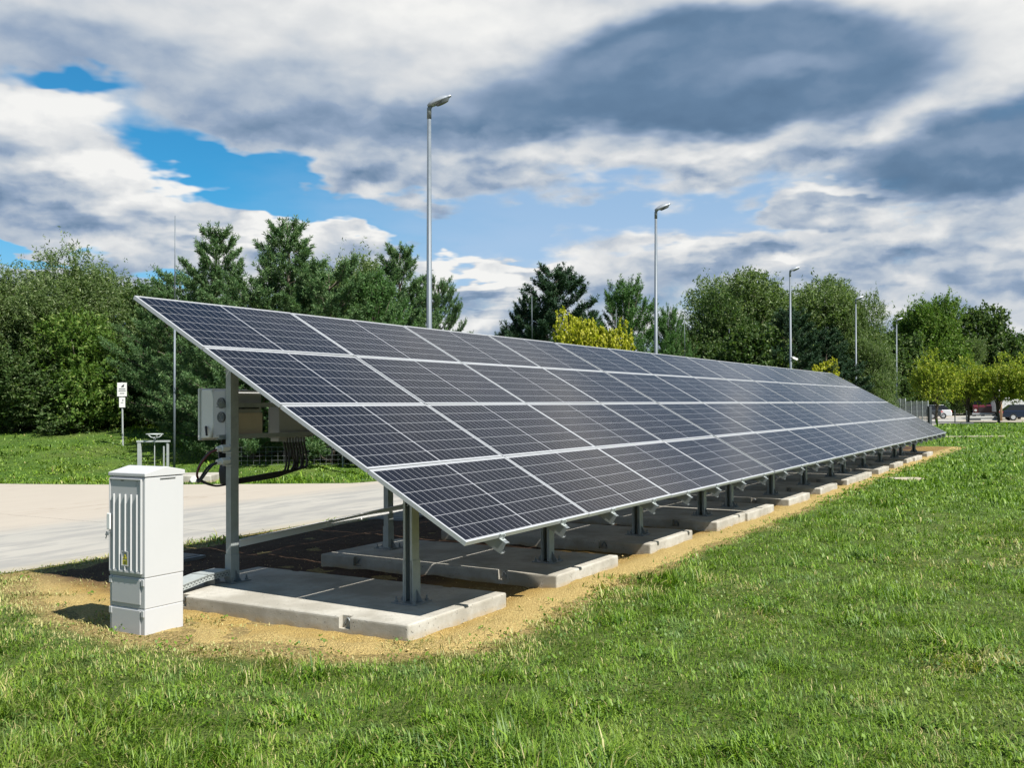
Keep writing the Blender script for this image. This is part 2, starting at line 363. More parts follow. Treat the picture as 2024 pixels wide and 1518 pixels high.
def road_far_edge(x):          # world y of the grass edge left of x=-3.2
    return 22.4 + 0.10 * max(0, -x - 8) ** 1.3
def build_road():
    near, far = [], []
    # boundary runs along the row; columns at constant a
    cols = np.arange(-30, 150, .6)
    V = []; F = []; K = 26
    for ci, a in enumerate(cols):
        n0 = 6.06 + .16 * (float(fb(a, 0, 1.7, 21)) - .5)
        # far edge: smallest s with bank_d>0
        ss_ = np.linspace(7, 60, 1200); X = P0[0] + RD[0] * a + HD[0] * ss_; Y = P0[1] + RD[1] * a + HD[1] * ss_
        d = bank_d(X, Y); k = np.argmax(d > .0) if (d > 0).any() else len(ss_) - 1
        n1 = ss_[k] + .22 * (float(fb(a, 9, 1.3, 22)) - .5)
        for t in np.linspace(0, 1, K):
            s = n0 + (n1 - n0) * t; w = W(a, s); V.append((w.x, w.y, hz(w.x, w.y) + .006))
    for ci in range(len(cols) - 1):
        for k in range(K - 1): a = ci * K + k; F.append((a, a + 1, a + 1 + K, a + K))
    o = np_mesh('road', np.array(V), np.array(F), M['road'], smooth=True); tag(o, kind='structure')
build_road()

def build_bed():
    As = np.arange(-2.0, 37.5, .05); Ss = np.arange(-.45, 6.1, .05)
    A, S = np.meshgrid(As, Ss); e = bed_in(A, S)
    X = P0[0] + RD[0] * A + HD[0] * S; Y = P0[1] + RD[1] * A + HD[1] * S
    Z = hgt(X, Y) + .012 + .050 * (fb(A, S, .40, 31) - .5) * sstep(-.1, .3, e) + .024 * (fb(A, S, .12, 33) - .5) - .045 * sstep(.20, -.25, e)
    # gravel banked against the near slab
    Z = Z + .03 * np.exp(-((S - .1) / .35) ** 2) * sstep(-1.2, .2, A) * (.4 + fb(A, S, .5, 37))
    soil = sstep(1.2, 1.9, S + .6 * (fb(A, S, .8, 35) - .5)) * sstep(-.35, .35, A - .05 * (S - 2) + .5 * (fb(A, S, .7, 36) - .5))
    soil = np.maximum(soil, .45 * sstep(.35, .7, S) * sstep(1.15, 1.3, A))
    dry = sstep(.45, .1, e + .3 * (fb(A, S, .5, 38) - .5)) + sstep(.5, -.6, A + .3 * (fb(A, S, .6, 39) - .5)) * .6
    nx = len(As); i, j = np.meshgrid(np.arange(nx - 1), np.arange(len(Ss) - 1)); a = (j * nx + i).ravel()
    F = np.stack([a, a + 1, a + 1 + nx, a + nx], 1); keep = (e.ravel()[a] > -.3); F = F[keep]
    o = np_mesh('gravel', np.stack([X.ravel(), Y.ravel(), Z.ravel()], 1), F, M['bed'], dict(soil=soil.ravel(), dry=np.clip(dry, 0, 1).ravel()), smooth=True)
    tag(o, kind='structure')
build_bed()

# far parking surface on the right, beyond the lawn
def sheet(name, pts, z, mat):
    o = MB().add([(x, y, z) for x, y in pts], [tuple(range(len(pts)))]).build(name, mat); return tag(o, kind='structure')
sheet('car_park', [(32.5, 76), (38, 84), (46, 84), (75, 84), (130, 150), (66, 155), (46, 130), (36, 96)], .02, M['road'])

# ---------------------------------------------------------------- solar tables
def make_panel_meshes():
    GW, GH = 2.046, 1.018; PWp, PHp = 2.070, 1.042
    g = MB(); g.add([(0, 0, 0), (GW, 0, 0), (GW, GH, 0), (0, GH, 0)], [(0, 1, 2, 3)])
    gp = g.build('solar_panel', M['cells']); uvl = gp.data.uv_layers.new(name='UVMap')
    for li, l in enumerate(gp.data.loops): co = gp.data.vertices[l.vertex_index].co; uvl.data[li].uv = (co.x, co.y)
    for v in gp.data.vertices: v.co.x += .012; v.co.y += .012; v.co.z = -.0025
    bm = bmesh.new(); bm.from_mesh(gp.data)
    if bm.faces[:][0].normal.z < 0: bmesh.ops.reverse_faces(bm, faces=bm.faces)
    bm.to_mesh(gp.data); bm.free()
    f = MB(); t = .012
    for x0, x1, y0, y1 in ((0, PWp, 0, t), (0, PWp, PHp - t, PHp), (0, t, t, PHp - t), (PWp - t, PWp, t, PHp - t)): f.box(x0, x1, y0, y1, -.035, 0)
    fr = f.build('panel_frame', M['alu'], gp)
    bk = MB().box(t, PWp - t, t, PHp - t, -.010, -.006).build('back_sheet', M['backsheet'], gp)
    return gp
panel0 = make_panel_meshes()

POST_A = [.50, 2.875, 5.25, 7.63]
def plane_z(s): return P0[2] + math.tan(TILT) * s
def table_base_matrix(): return None
def make_table(idx, npan, label):
    a0 = idx * TP; loc = W(a0, 0, 0)
    t = empty('solar_table', loc, AZ, label=label, cat='solar array', group='solar tables standing end to end in one row')
    ct, st_ = math.cos(TILT), math.sin(TILT); z0 = P0[2]
    tiltm = Matrix.Rotation(TILT, 4, 'X'); L = npan * PWID - .02
    for r in range(4):
        for k in range(npan):
            p = panel0 if (idx == 0 and r == 0 and k == 0) else copy_tree(panel0)
            p.parent = t; jit = Matrix.Rotation(R_(random.uniform(-.12, .12)), 4, 'X') @ Matrix.Rotation(R_(random.uniform(-.12, .12)), 4, 'Y')
            p.matrix_local = Matrix.Translation((k * PWID, 0, z0)) @ tiltm @ Matrix.Translation((0, r * PHEI, 0)) @ jit
    # rafters up the slope, two per panel, with end stub and clamp
    Tm = Matrix.Translation((0, 0, z0)) @ tiltm
    raf = None
    for k in range(npan):
        for q in (.25, .75):
            x = (k + q) * PWID
            if raf is None:
                mb = MB(); mb.prism(C_profile(.10, .058, .014, .0035), (0, -.075, -.087), (0, 4 * PHEI + .02, -.087), (0, 0, 1), (1, 0, 0))
                raf = mb.build('rafter', M['galv_dark'], t); raf.matrix_local = Tm @ Matrix.Translation((x - .03, 0, 0))
                c = MB(); c.box(-.01, .05, -.045, -.006, -.0365, -.031); c.box(-.01, .05, -.010, -.003, -.031, .004); c.box(-.01, .05, -.003, .010, .0006, .0046); c.tube([(.02, -.027, -.031), (.02, -.027, .012)], .006, 6)
                cl = c.build('clamp', M['galv'], raf)
                raf0 = raf
            else:
                rr = copy_tree(raf0, t); rr.matrix_local = Tm @ Matrix.Translation((x - .03, 0, 0))
    # purlin beams carried on the posts
    for s in (.87, 2.93):
        zt = plane_z(s) - (.137 + .015) / ct
        mb = MB(); mb.prism(C_profile(.12, .06, .016, .004), (.46, s, zt - .07), (L - .35, s, zt - .07), (0, 0, 1), (0, 1, 0)); mb.build('beam', M['galv'], t)
    nposts = 4 if npan == 4 else 2
    for i in range(nposts):
        pa = (POST_A[i] if npan == 4 else (.40, 3.05)[i])
        for s, rear in ((.87, 0), (2.93, 1)):
            top = plane_z(s) - (.137 + .015) / ct - .135
            mb = MB(); w, d = (.09, .10) if not rear else (.064, .098)
            yv = (0, 1, 0)
            if not rear:   # open side faces the near end of the row
                mb.prism(C_profile(w, d, .022, .004), (pa + d / 2, s, .155), (pa + d / 2, s, top + .1), yv, (-1, 0, 0))
            else:
                mb.prism(C_profile(w, d, .022, .004), (pa - d / 2, s, .155), (pa - d / 2, s, top + .1), yv, (1, 0, 0))
            post = mb.build('post', M['galv'], t)
            sl = MB(); w2, d2 = w + .012, d + .006
            dr = (-1, 0, 0) if not rear else (1, 0, 0); xo = pa + d / 2 + .006 if not rear else pa - d / 2 - .006
            sl.prism(C_profile(w2, d2, .024, .005), (xo, s, .152), (xo, s, .152 + (.34 if not rear else .24)), yv, dr); sl.build('sleeve', M['galv'], post)
            bp = MB(); bp.box(pa - .12, pa + .12, s - .12, s + .12, .140, .152)
            for bx in (-.09, .09):
                for by in (-.09, .09):
                    bp.tube([(pa + bx, s + by, .152), (pa + bx, s + by, .166)], .017, 6); bp.tube([(pa + bx, s + by, .166), (pa + bx, s + by, .195)], .008, 6)
            for gx in (-1, 1):
                bp.add([(pa, s + gx * (w2 / 2 + .001), .152), (pa, s + gx * .115, .152), (pa, s + gx * (w2 / 2 + .001), .25), (pa + .006, s + gx * (w2 / 2 + .001), .152), (pa + .006, s + gx * .115, .152), (pa + .006, s + gx * (w2 / 2 + .001), .25)], [(0, 1, 2), (5, 4, 3), (0, 3, 4, 1), (1, 4, 5, 2), (2, 5, 3, 0)])
            bp.build('base_plate', M['galv_dark'], post)
    # light flat rail low along the rear posts
    if npan == 4:
        mb = MB(); mb.prism([(-.036, 0), (.036, 0), (.036, .03), (.032, .03), (.032, .004), (-.036, .004)], (.5, 2.84, .50), (5.3, 2.84, .685), (0, 0, 1), (0, -1, 0)); mb.build('brace', M['backsheet'], t)
        mb = MB(); mb.prism([(-.036, 0), (.036, 0), (.036, .03), (.032, .03), (.032, .004), (-.036, .004)], (5.3, 2.84, .685), (7.6, 2.84, 1.9), (0, 0, 1), (0, -1, 0)); mb.build('brace', M['backsheet'], t)
    # rails that carry the inverters
    if idx == 0:
        for z in (1.785, 1.485):
            mb = MB(); mb.prism(C_profile(.042, .04, .008, .003), (.40, 2.995, z), (5.4, 2.995, z), (0, 0, 1), (0, 1, 0)); mb.build('mounting_rail', M['galv'], t)
        # cable glands clipped on the near rear post
        for z in (1.385, 1.265):
            g = MB(); g.tube([(.36, 2.93, z), (.452, 2.93, z)], .034, 6); g.tube([(.33, 2.95, z - .008), (.37, 2.94, z)], .026, 12)
            g.box(.43, .4545, 2.885, 2.985, z - .045, z - .040); g.build('cable_gland', M['white'], t)
    return t
tlabels = ['nearest solar table of the row, its open side edge facing the camera', 'solar table just beyond the nearest one, standing behind its dark joint', 'third solar table along the row, greyer from glancing sky reflection', 'narrow last solar table at the far tip of the row, two panels wide']
for i, npan in enumerate((4, 4, 4, 2)): make_table(i, npan, tlabels[i])

# ---------------------------------------------------------------- concrete slabs
def make_slab():
    base = MB().box(-.715, .715, -1.47, 1.47, -.05, .14).build('tmp', M['concrete'], bevel=0)
    me = base.data; bm = bmesh.new(); bm.from_mesh(me)
    bmesh.ops.bevel(bm, geom=[e for e in bm.edges if e.verts[0].co.z > 0 or e.verts[1].co.z > 0], offset=.022, segments=3, profile=.6, affect='EDGES')
    bm.to_mesh(me); bm.free()
    # notches with lifting loops along the two long sides
    for sx in (-1, 1):
        for sy in (-.86, .95):
            c = MB().box(-.045, .045, -.055, .055, -.04, .2).build('tmpc', M['concrete']); c.location = (sx * .715, sy, .085)
            md = base.modifiers.new('b', 'BOOLEAN'); md.object = c; md.operation = 'DIFFERENCE'; md.solver = 'EXACT'
    dg = bpy.context.evaluated_depsgraph_get(); dg.update(); nm = bpy.data.meshes.new_from_object(base.evaluated_get(dg))
    for o in [o for o in bpy.data.objects if o.name.startswith('tmp')]: bpy.data.objects.remove(o)
    nm.name = 'concrete_slab'; slab = bpy.data.objects.new('concrete_slab', nm); COL.objects.link(slab)
    for sx in (-1, 1):
        for sy in (-.86, .95):
            pts = [(sx * .672, sy - .03 + .06 * t, .095 + .055 * math.sin(math.pi * t) - .03) for t in np.linspace(0, 1, 9)]
            MB().tube(pts, .007, 8).build('lifting_loop', M['galv_dark'], slab, smooth=True)
    return slab
slab0 = make_slab()
slab_pos = []
for ti in range(4):
    for i in range(4 if ti < 3 else 2):
        slab_pos.append(ti * TP + (POST_A[i] if ti < 3 else (.40, 3.05)[i]))
ordn = ['nearest pale concrete slab, with a broad sunlit face beside the white cabinet', 'second concrete slab, standing free under the second pair of posts',
 'third concrete slab from the near end, in shade below the lower edge', 'fourth concrete slab from the near end, butted against the fifth where the first two tables meet',
 'fifth concrete slab, butted against the fourth where the first two tables meet', 'sixth concrete slab from the near end, alone with gravel on both sides', 'seventh concrete slab from the near end, just short of the second butted pair',
 'eighth concrete slab, near half of the butted pair between second and third tables', 'ninth concrete slab, far half of the butted pair between second and third tables', 'tenth concrete slab from the near end, its short block end in the sun',
 'eleventh concrete slab from the near end, small between gravel gaps', 'twelfth concrete slab, near half of the last butted pair', 'thirteenth concrete slab, far half of the last butted pair', 'last concrete slab, at the far tip of the array']
for i, a in enumerate(slab_pos):
    s = slab0 if i == 0 else copy_tree(slab0)
    w = W(a + .02 + (0 if i == 0 else random.uniform(-.012, .012)), 1.86 + (0 if i == 0 else random.uniform(-.03, .03)), 0); s.location = (w.x, w.y, 0); s.rotation_euler = (0, 0, AZ + (0 if i == 0 else R_(random.uniform(-.3, .3))))
    tag(s, ordn[i], 'concrete slab', 'concrete slabs under the posts')

# ---------------------------------------------------------------- cabinet
def cabinet():
    org = Vector((-3.219, 7.808, 0)); ang = math.atan2(7.592 - 7.808, -2.856 + 3.219)   # local x: along door face, local y: depth
    t = empty('electrical_cabinet', org, ang, label='white plastic electrical distribution cabinet standing left of the concrete slab', cat='electrical cabinet')
    Wd, D, H = .425, .375, 1.225
    b = MB(); b.box(0, Wd, 0, D, .44, 1.222); b.build('body', M['plastic'], t, bevel=.008)
    for z0, z1 in ((-.04, .1985), (.1997, .4388)):
        p = MB(); p.box(.002, Wd - .002, .002, D - .002, z0, z1); pl = p.build('plinth', M['plastic'], t, bevel=.006)
        q = MB(); q.box(.035, Wd - .05, -.006, .001, max(z0, 0) + (.03 if z0 > 0 else -.02), z1 - .012)
        q.build('plinth_cover', M['plastic'], pl, bevel=.005)
        q = MB()
        for xx in (.004, Wd - .040): q.box(xx, xx + .036, -.0095, -.0005, z1 - .062, z1 - .008)
        q.build('corner_catch', M['plastic'], pl, bevel=.006)
    # lid: eave band and low gable, overhanging
    o = .008
    l = MB(); l.prism([(-o, 1.225), (D + o, 1.225), (D + o, 1.262), (D * .54, 1.297), (D * .48, 1.297), (-o, 1.253)], (-o, 0, 0), (Wd + o, 0, 0), (0, 1, 0), (0, 0, 1)); l.build('lid', M['plastic'], t, bevel=.005)
    s = MB(); s.box(Wd + .0045, Wd + .0095, .14, .29, 1.205, 1.209); s.build('vent_slot', M['plastic_dark'], t)
    # side grooves between the stacked pieces are real gaps already; door panel
    d = MB(); x0, x1, z0, z1 = .018, Wd - .028, .470, 1.208
    d.box(x0, x1, -.010, -.0002, z0, z1)
    door = d.build('door', M['plastic'], t, bevel=.003)
    f = MB()
    for a, bb, c, e in ((x0, x0 + .010, z0, z1), (x1 - .010, x1, z0, z1), (x0 + .010, x1 - .010, z0, z0 + .016), (x0 + .010, x1 - .010, z1 - .009, z1)): f.box(a, bb, -.019, -.0105, c, e)
    f.build('door_rim', M['plastic'], door, bevel=.002)
    rib = MB(); n = 5
    for k in range(n):
        xx = x0 + .056 + k * (x1 - x0 - .105) / (n - 1)
        if k == 2: segs = ((z0 + .017, .522), (.640, 1.085))
        else: segs = ((z0 + .017, 1.085),)
        for za, zb in segs: rib.prism([(-.007, 0), (.007, 0), (.0035, .013), (-.0035, .013)], (xx, -.0102, za), (xx, -.0102, zb), (1, 0, 0), (0, -1, 0))
    rib.box(x0 + .02, x1 - .02, -.016, -.0103, z0 + .0175, z0 + .026)
    rib.build('door_rib', M['plastic'], door, bevel=.001)
    h = MB(); h.box(.006, .048, -.034, -.020, .80, .93); h.build('handle', M['white'], door, bevel=.006)
    k = MB(); k.tube([(.020, -.018, .775), (.020, -.04, .775)], .012, 10); k.box(.008, .046, -.046, -.034, .757, .768); k.tube([(.022, -.040, .765), (.010, -.042, .728)], .004, 6); k.build('lock', M['galv_dark'], door)
    # warning sign in its raised holder: triangle with flash over a text block
    cx = x0 + .056 + 2 * (x1 - x0 - .105) / 4; fr = MB()
    for a, bb, c, e in ((cx - .040, cx - .033, .523, .639), (cx + .033, cx + .040, .523, .639), (cx - .033, cx + .033, .523, .530), (cx - .033, cx + .033, .632, .639)): fr.box(a, bb, -.021, -.0103, c, e)
    sg = MB(); sg.box(cx - .0328, cx + .0328, -.016, -.0104, .5302, .6318); sign = sg.build('warning_sign', M['plastic'], door)
    fr.build('sign_holder', M['plastic'], door, bevel=.001)
    def flat(pts, y, mat, nm): MB().prism(pts, (0, y, 0), (0, y - .0012, 0), (1, 0, 0), (0, 0, 1)).build(nm, mat, door)
    flat([(cx - .029, .577), (cx + .029, .577), (cx, .626)], -.0162, M['ink'], 'sign_print')
    flat([(cx - .0225, .5805), (cx + .0225, .5805), (cx, .6185)], -.0176, M['yellow'], 'sign_print')
    flat([(cx + .004, .612), (cx - .007, .597), (cx + .000, .598), (cx - .004, .583), (cx + .008, .601), (cx + .001, .6005)], -.0190, M['ink'], 'sign_print')
    flat([(cx - .029, .533), (cx + .029, .533), (cx + .029, .571), (cx - .029, .571)], -.0162, M['yellow'], 'sign_print')
    tx = MB()
    for zz, ww in ((.561, .036), (.553, .030), (.545, .036), (.538, .022)): tx.box(cx - ww / 2, cx + ww / 2, -.0186, -.0175, zz - .0014, zz + .0014)
    tx.build('sign_print', M['ink'], door)
    mk = MB()
    for xx, zz, w in ((x1 - .065, 1.183, .022), (x1 - .07, 1.166, .012), (x1 - .045, 1.166, .012), (x1 - .07, 1.152, .010), (x1 - .045, 1.152, .010)): mk.box(xx, xx + w, -.0112, -.0101, zz, zz + .005)
    mk.build('maker_marks', M['plastic_dark'], door)
    lg = MB(); lg.add([(x0 + .15 + .02 * math.cos(u), -.0104, 1.192 + .006 * math.sin(u)) for u in np.linspace(0, 2 * math.pi, 12, endpoint=False)] + [(x0 + .15 + .02 * math.cos(u), -.0116, 1.192 + .006 * math.sin(u)) for u in np.linspace(0, 2 * math.pi, 12, endpoint=False)], [tuple(range(12)), tuple(range(12, 24))] + [(k, (k + 1) % 12, (k + 1) % 12 + 12, k + 12) for k in range(12)]); lg.build('badge', M['plastic_dark'], door)
cabinet()

# cable tray from the cabinet to the rear post
def tray():
    a = Vector((-3.02, 8.35, .155)); b = Vector(W(.44, 3.0, .20)); mid = a.lerp(b, .62) + Vector((0, 0, .02)); 
    t = empty('cable_tray', a, 0, label='perforated metal cable tray with lid running from the cabinet to the near rear post', cat='cable tray')
    mb = MB(); hol = MB(); lid = MB()
    def seg(p, q, zoff=0):
        d = (q - p).normalized(); sd = d.cross(Vector((0, 0, 1))).normalized(); up = sd.cross(d); p_, q_ = p - a, q - a
        mb.prism([(-.085, 0), (.085, 0), (.085, .055), (.083, .055), (.083, .002), (-.083, .002), (-.083, .055), (-.085, .055)], p_, q_, sd, up)
        lid.prism([(-.090, .0565 + zoff), (.090, .0565 + zoff), (.090, .048 + zoff), (.092, .048 + zoff), (.092, .0585 + zoff), (-.092, .0585 + zoff), (-.092, .048 + zoff), (-.090, .048 + zoff)], p_, q_ - d * .004, sd, up)
        L = (q - p).length; n = int(L / .042)
        for k in range(n):
            c = p_ + d * (.02 + k * L / n)
            for zz, ph in ((.014, 0), (.033, .5)):
                for sg in (1, -1):
                    c2 = c + d * (ph * .042); hol.add([c2 + sd * sg * .0858 + d * u + up * (zz + v) for u, v in ((0, -.0035), (.022, -.0035), (.022, .0035), (0, .0035))], [(0, 1, 2, 3)])
    seg(a, mid); seg(mid, b, .0015)
    mb.build('tray_channel', M['galv'], t); lid.build('tray_lid', M['galv'], t); hol.build('perforation', M['black'], t)
    for f in (.25, .8):
        p = a.lerp(b, f) - a; MB().box(p.x - .05, p.x + .05, p.y - .03, p.y + .03, -a.z - .02, p.z - .002).build('support', M['galv_dark'], t)
tray()

# ---------------------------------------------------------------- inverters, box, cables
def local_frame(a, s, z): w = W(a, s, z); return (w.x, w.y, z)
def inverter():
    t = empty('inverter', local_frame(.56, 3.05, 1.47), AZ, label='white solar inverter with two round fans hung behind the near rear post', cat='inverter')
    L, D, H = .47, .37, .46
    b = MB(); b.box(0, L, .03, D * .55, .0, H); b.build('heat_sink', M['plastic'], t, bevel=.012)
    b = MB(); b.prism([(.0, .12), (.05, .0), (.18, -.01), (.18, H + .01), (.03, H + .01), (0, H - .08)], (-.005, D * .5, 0), (L + .005, D * .5, 0), (0, 1, 0), (0, 0, 1)); b.build('housing', M['white'], t, bevel=.015, seg=3)
    b = MB(); b.box(-.02, L + .02, D - .005, D + .02, -.025, H + .02); b.build('front_cover', M['white'], t, bevel=.018, seg=3)
    b = MB(); b.box(.0, L, .018, .0285, .02, H * .52); b.build('back_plate', M['wood'] if False else simple('cream_plate', (.5, .42, .32), .6), t, bevel=.003)
    b = MB(); b.box(.04, L * .9, .016, .03, H * .60, H * .66)
    for k in range(7): b.box(.06 + k * .055, .085 + k * .055, .008, .0165, H * .61, H * .64)
    b.build('bracket', M['dkgrey'], t)
    for z in (.20, .335):
        f = MB(); f.tube([(-.002, .082, z), (-.012, .082, z)], .052, 20); fan = f.build('fan', M['dkgrey'], t)
        g = MB()
        for k in range(3):
            rr = .015 + k * .014; pts = [(-.014, .082 + rr * math.cos(u), z + rr * math.sin(u)) for u in np.linspace(0, 2 * math.pi, 17)]; g.tube(pts, .0016, 5, cap=False)
        for k in range(4):
            u = math.pi / 4 + k * math.pi / 2; g.tube([(-.014, .082, z), (-.014, .082 + .05 * math.cos(u), z + .05 * math.sin(u))], .002, 5)
        g.build('fan_guard', M['galv'], fan)
    return t
inverter()
def combiner():
    t = empty('combiner_box', local_frame(1.24, 3.045, 1.42), AZ, label='flat grey junction box with a row of cable glands hung on the rails', cat='junction box')
    MB().box(0, .50, 0, .13, .03, .40).build('enclosure', M['plastic'], t, bevel=.008)
    MB().box(.0, .50, .131, .150, .03, .40).build('cover', M['plastic'], t, bevel=.006)
    b = MB()
    for k in range(8): b.tube([(.13 + k * .042, .06, .03), (.13 + k * .042, .06, -.02)], .014, 8)
    b.build('gland_row', M['galv_dark'], t)
    MB().box(.0, .12, .01, .12, -.005, .028).build('terminal_strip', M['plastic'], t, bevel=.003)
combiner()
def wob(p, q, sag, n=12, j=.0):
    p, q = Vector(p), Vector(q); out = []
    for i in range(n + 1):
        t = i / n; v = p.lerp(q, t); v.z -= sag * 4 * t * (1 - t); out.append(v + Vector((random.uniform(-j, j), random.uniform(-j, j), random.uniform(-j, j)))); 
    return out
def bez(pts, n=20):
    P = [Vector(p) for p in pts]; out = []
    for i in range(len(P) - 1):
        p0 = P[max(i - 1, 0)]; p1 = P[i]; p2 = P[i + 1]; p3 = P[min(i + 2, len(P) - 1)]
        for k in range(n):
            t = k / n; out.append(.5 * ((2 * p1) + (p2 - p0) * t + (2 * p0 - 5 * p1 + 4 * p2 - p3) * t * t + (3 * p1 - p0 - 3 * p2 + p3) * t ** 3))
    out.append(P[-1]); return out
def cables():
    mb = MB()
    for k in range(8):
        a = 1.37 + k * .042; j = random.uniform(-.02, .02); x = k * .006
        mb.tube(bez([W(a, 3.105, 1.40), W(a + .02, 3.1, 1.30), W(a + .03 + j, 3.09, 1.18), W(a - .06, 3.07, 1.085 + x), W(1.15, 3.06, 1.06 + x), W(.75, 3.03 - x, 1.045 + x), W(.50, 3.0 - x, 1.04 + x)], 8), .012, 6)
    o = mb.build('cable_bundle', M['black'], smooth=True); tag(o, 'thick black cables looping from the grey junction box to the near rear post', 'cables')
    mb = MB()
    for k in range(4):
        z = (1.385, 1.265)[k % 2]; j = random.uniform(-.03, .03)
        mb.tube(bez([W(.335, 2.95, z - .01), W(.27, 2.98 + j, z - .05), W(.22 + j * .5, 3.06 + j, z - .18), W(.25, 3.1, 1.10), W(.38, 3.04, 1.035), W(.5, 3.0, 1.04)], 8), .010, 6, m=1 if k == 2 else 0)
    o = mb.build('cable_loop', [M['black'], M['red']], smooth=True); tag(o, 'black and dark red cables bowed out from the white glands of the near rear post', 'cables')
    mb = MB()
    for k in range(6):
        j = k * .014; mb.tube(bez([W(.66 + j, 3.22, 1.46), W(.62 + j, 3.2 + j, 1.38), W(.52 + j, 3.12, 1.30), W(.50, 3.02 + j, 1.18), W(.5, 3.0 + j, 1.04)], 6), .013, 6)
    o = mb.build('cable_drop', M['black'], smooth=True); tag(o, 'black cables dropping from the underside of the white inverter', 'cables')
    mb = MB(); mb.tube([W(.545, 3.33, 1.58), W(.50, 3.27, 1.50)], .011, 8); o = mb.build('antenna', M['black']); tag(o, 'short black stick antenna slanting from the end of the white inverter', 'antenna')
cables()

# flat cover slabs by the road, and the block by the far verge
def flatcover(a, s, w, l, h, label, mat, group=None):
    p = W(a, s, 0); t = empty('cover_slab', p, AZ, label=label, cat='cover slab')
    MB().box(-w / 2, w / 2, -l / 2, l / 2, -.02, h).build('frame', mat, t, bevel=.006); MB().box(-w / 2 + .05, w / 2 - .05, -l / 2 + .05, l / 2 - .05, h, h + .006).build('lid', M['dkgrey'], t)
flatcover(1.6, 5.25, .7, .75, .05, 'dark flat access cover between the white cabinet and the road', M['galv_dark'])
flatcover(6.6, 5.35, 1.3, .7, .06, 'dark flat access cover behind the second rear post', M['galv_dark'])
def block():
    o = MB().box(-8.9, -7.1, 23.0, 24.1, -.1, .17).build('headwall_block', [M['concrete']], bevel=.02); tag(o, 'low concrete block with a blue painted front on the verge beyond the road', 'concrete block')
    MB().box(-8.35, -7.75, 22.985, 22.999, .01, .15).build('blue_plate', M['bluegrey'], o)
    MB().tube([(-7.5, 22.96, .08), (-7.5, 22.999, .08)], .075, 14).build('pipe_cap', M['white'], o)
block()

# valve frame with handwheel on the verge
def valve():
    t = empty('valve_frame', (-9.45, 25.8, 0), 0, label='grey steel valve frame topped by a handwheel, behind the white cabinet', cat='valve frame')
    b = MB(); b.box(-.44, -.35, -.05, .05, -.1, .86); b.build('upright', M['galv'], t, bevel=.006)
    b = MB(); b.box(.33, .37, -.04, .04, -.1, .86); b.build('upright', M['galv'], t)
    b = MB(); b.box(.24, .262, -.04, .04, -.1, .76); b.build('guide', M['galv'], t)
    b = MB(); b.box(-.46, .40, -.06, .06, .862, .91); b.build('crossbar', M['galv'], t, bevel=.005)
    b = MB(); b.tube([(0, 0, -.1), (0, 0, .98)], .014, 8); b.build('spindle', M['galv'], t)
    b = MB(); pts = [(.21 * math.cos(u), .21 * math.sin(u), 1.075) for u in np.linspace(0, 2 * math.pi, 25)]; b.tube(pts, .016, 8, cap=False)
    for k in range(5): u = k * 2 * math.pi / 5 + .3; b.tube([(.0, 0, .97), (.12 * math.cos(u), .12 * math.sin(u), 1.0), (.205 * math.cos(u), .205 * math.sin(u), 1.07)], .013, 6)
    b.tube([(0, 0, .93), (0, 0, 1.0)], .03, 10); b.build('handwheel', M['galv'], t, smooth=True)
valve()

# sign post at the foot of the hedge
def sign():
    t = empty('sign_post', (-11.96, 30, hz(-11.96, 30)), 0, label='thin post with two small white notice plates before the left trees', cat='sign')
    MB().tube([(0, 0, -.2), (-.03, 0, 1.95)], .028, 8).build('pole', M['galv'], t)
    a = MB().box(-.16, .13, -.045, -.03, 1.52, 1.94).build('plate', M['white'], t)
    s = MB()
    for z, w in ((1.74, .2), (1.68, .22), (1.60, .14)): s.box(-w / 2 - .01, w / 2 - .01, -.048, -.0455, z, z + .022)
    s.prism([(-.05, 1.80), (.0, 1.86), (.04, 1.80), (.06, 1.90)], (0, -.0455, 0), (0, -.048, 0), (1, 0, 0), (0, 0, 1)); s.build('plate_print', M['dkgrey'], a)
    b = MB().box(-.10, .08, -.045, -.03, 1.18, 1.49).build('plate', M['white'], t)
    s = MB().box(.0, .03, -.048, -.0455, 1.38, 1.42).box(-.05, .03, -.048, -.0455, 1.32, 1.335); s.build('plate_print', M['dkgrey'], b)
sign()

# low wire mesh basket fence behind the array
def mesh_fence():
    o = Vector((-7.6, 26.2, hz(-7.6, 26.2))); t = empty('wire_fence', o, R_(8), label='knee-high wire mesh fence on the far verge behind the array', cat='wire fence')
    b = MB(); L = 9.0
    for k in range(int(L / .16) + 1): b.tube([(k * .16, 0, .0), (k * .16, 0, .52)], .0032, 4, cap=False)
    for k in range(5): b.tube([(0, 0, .04 + k * .12), (L, 0, .04 + k * .12)], .0032, 4, cap=False)
    b.build('mesh', M['galv_dark'], t)
    for k in range(4): MB().tube([(k * 3, 0, -.2), (k * 3, 0, .56)], .02, 6).build('stake', M['galv_dark'], t)
mesh_fence()

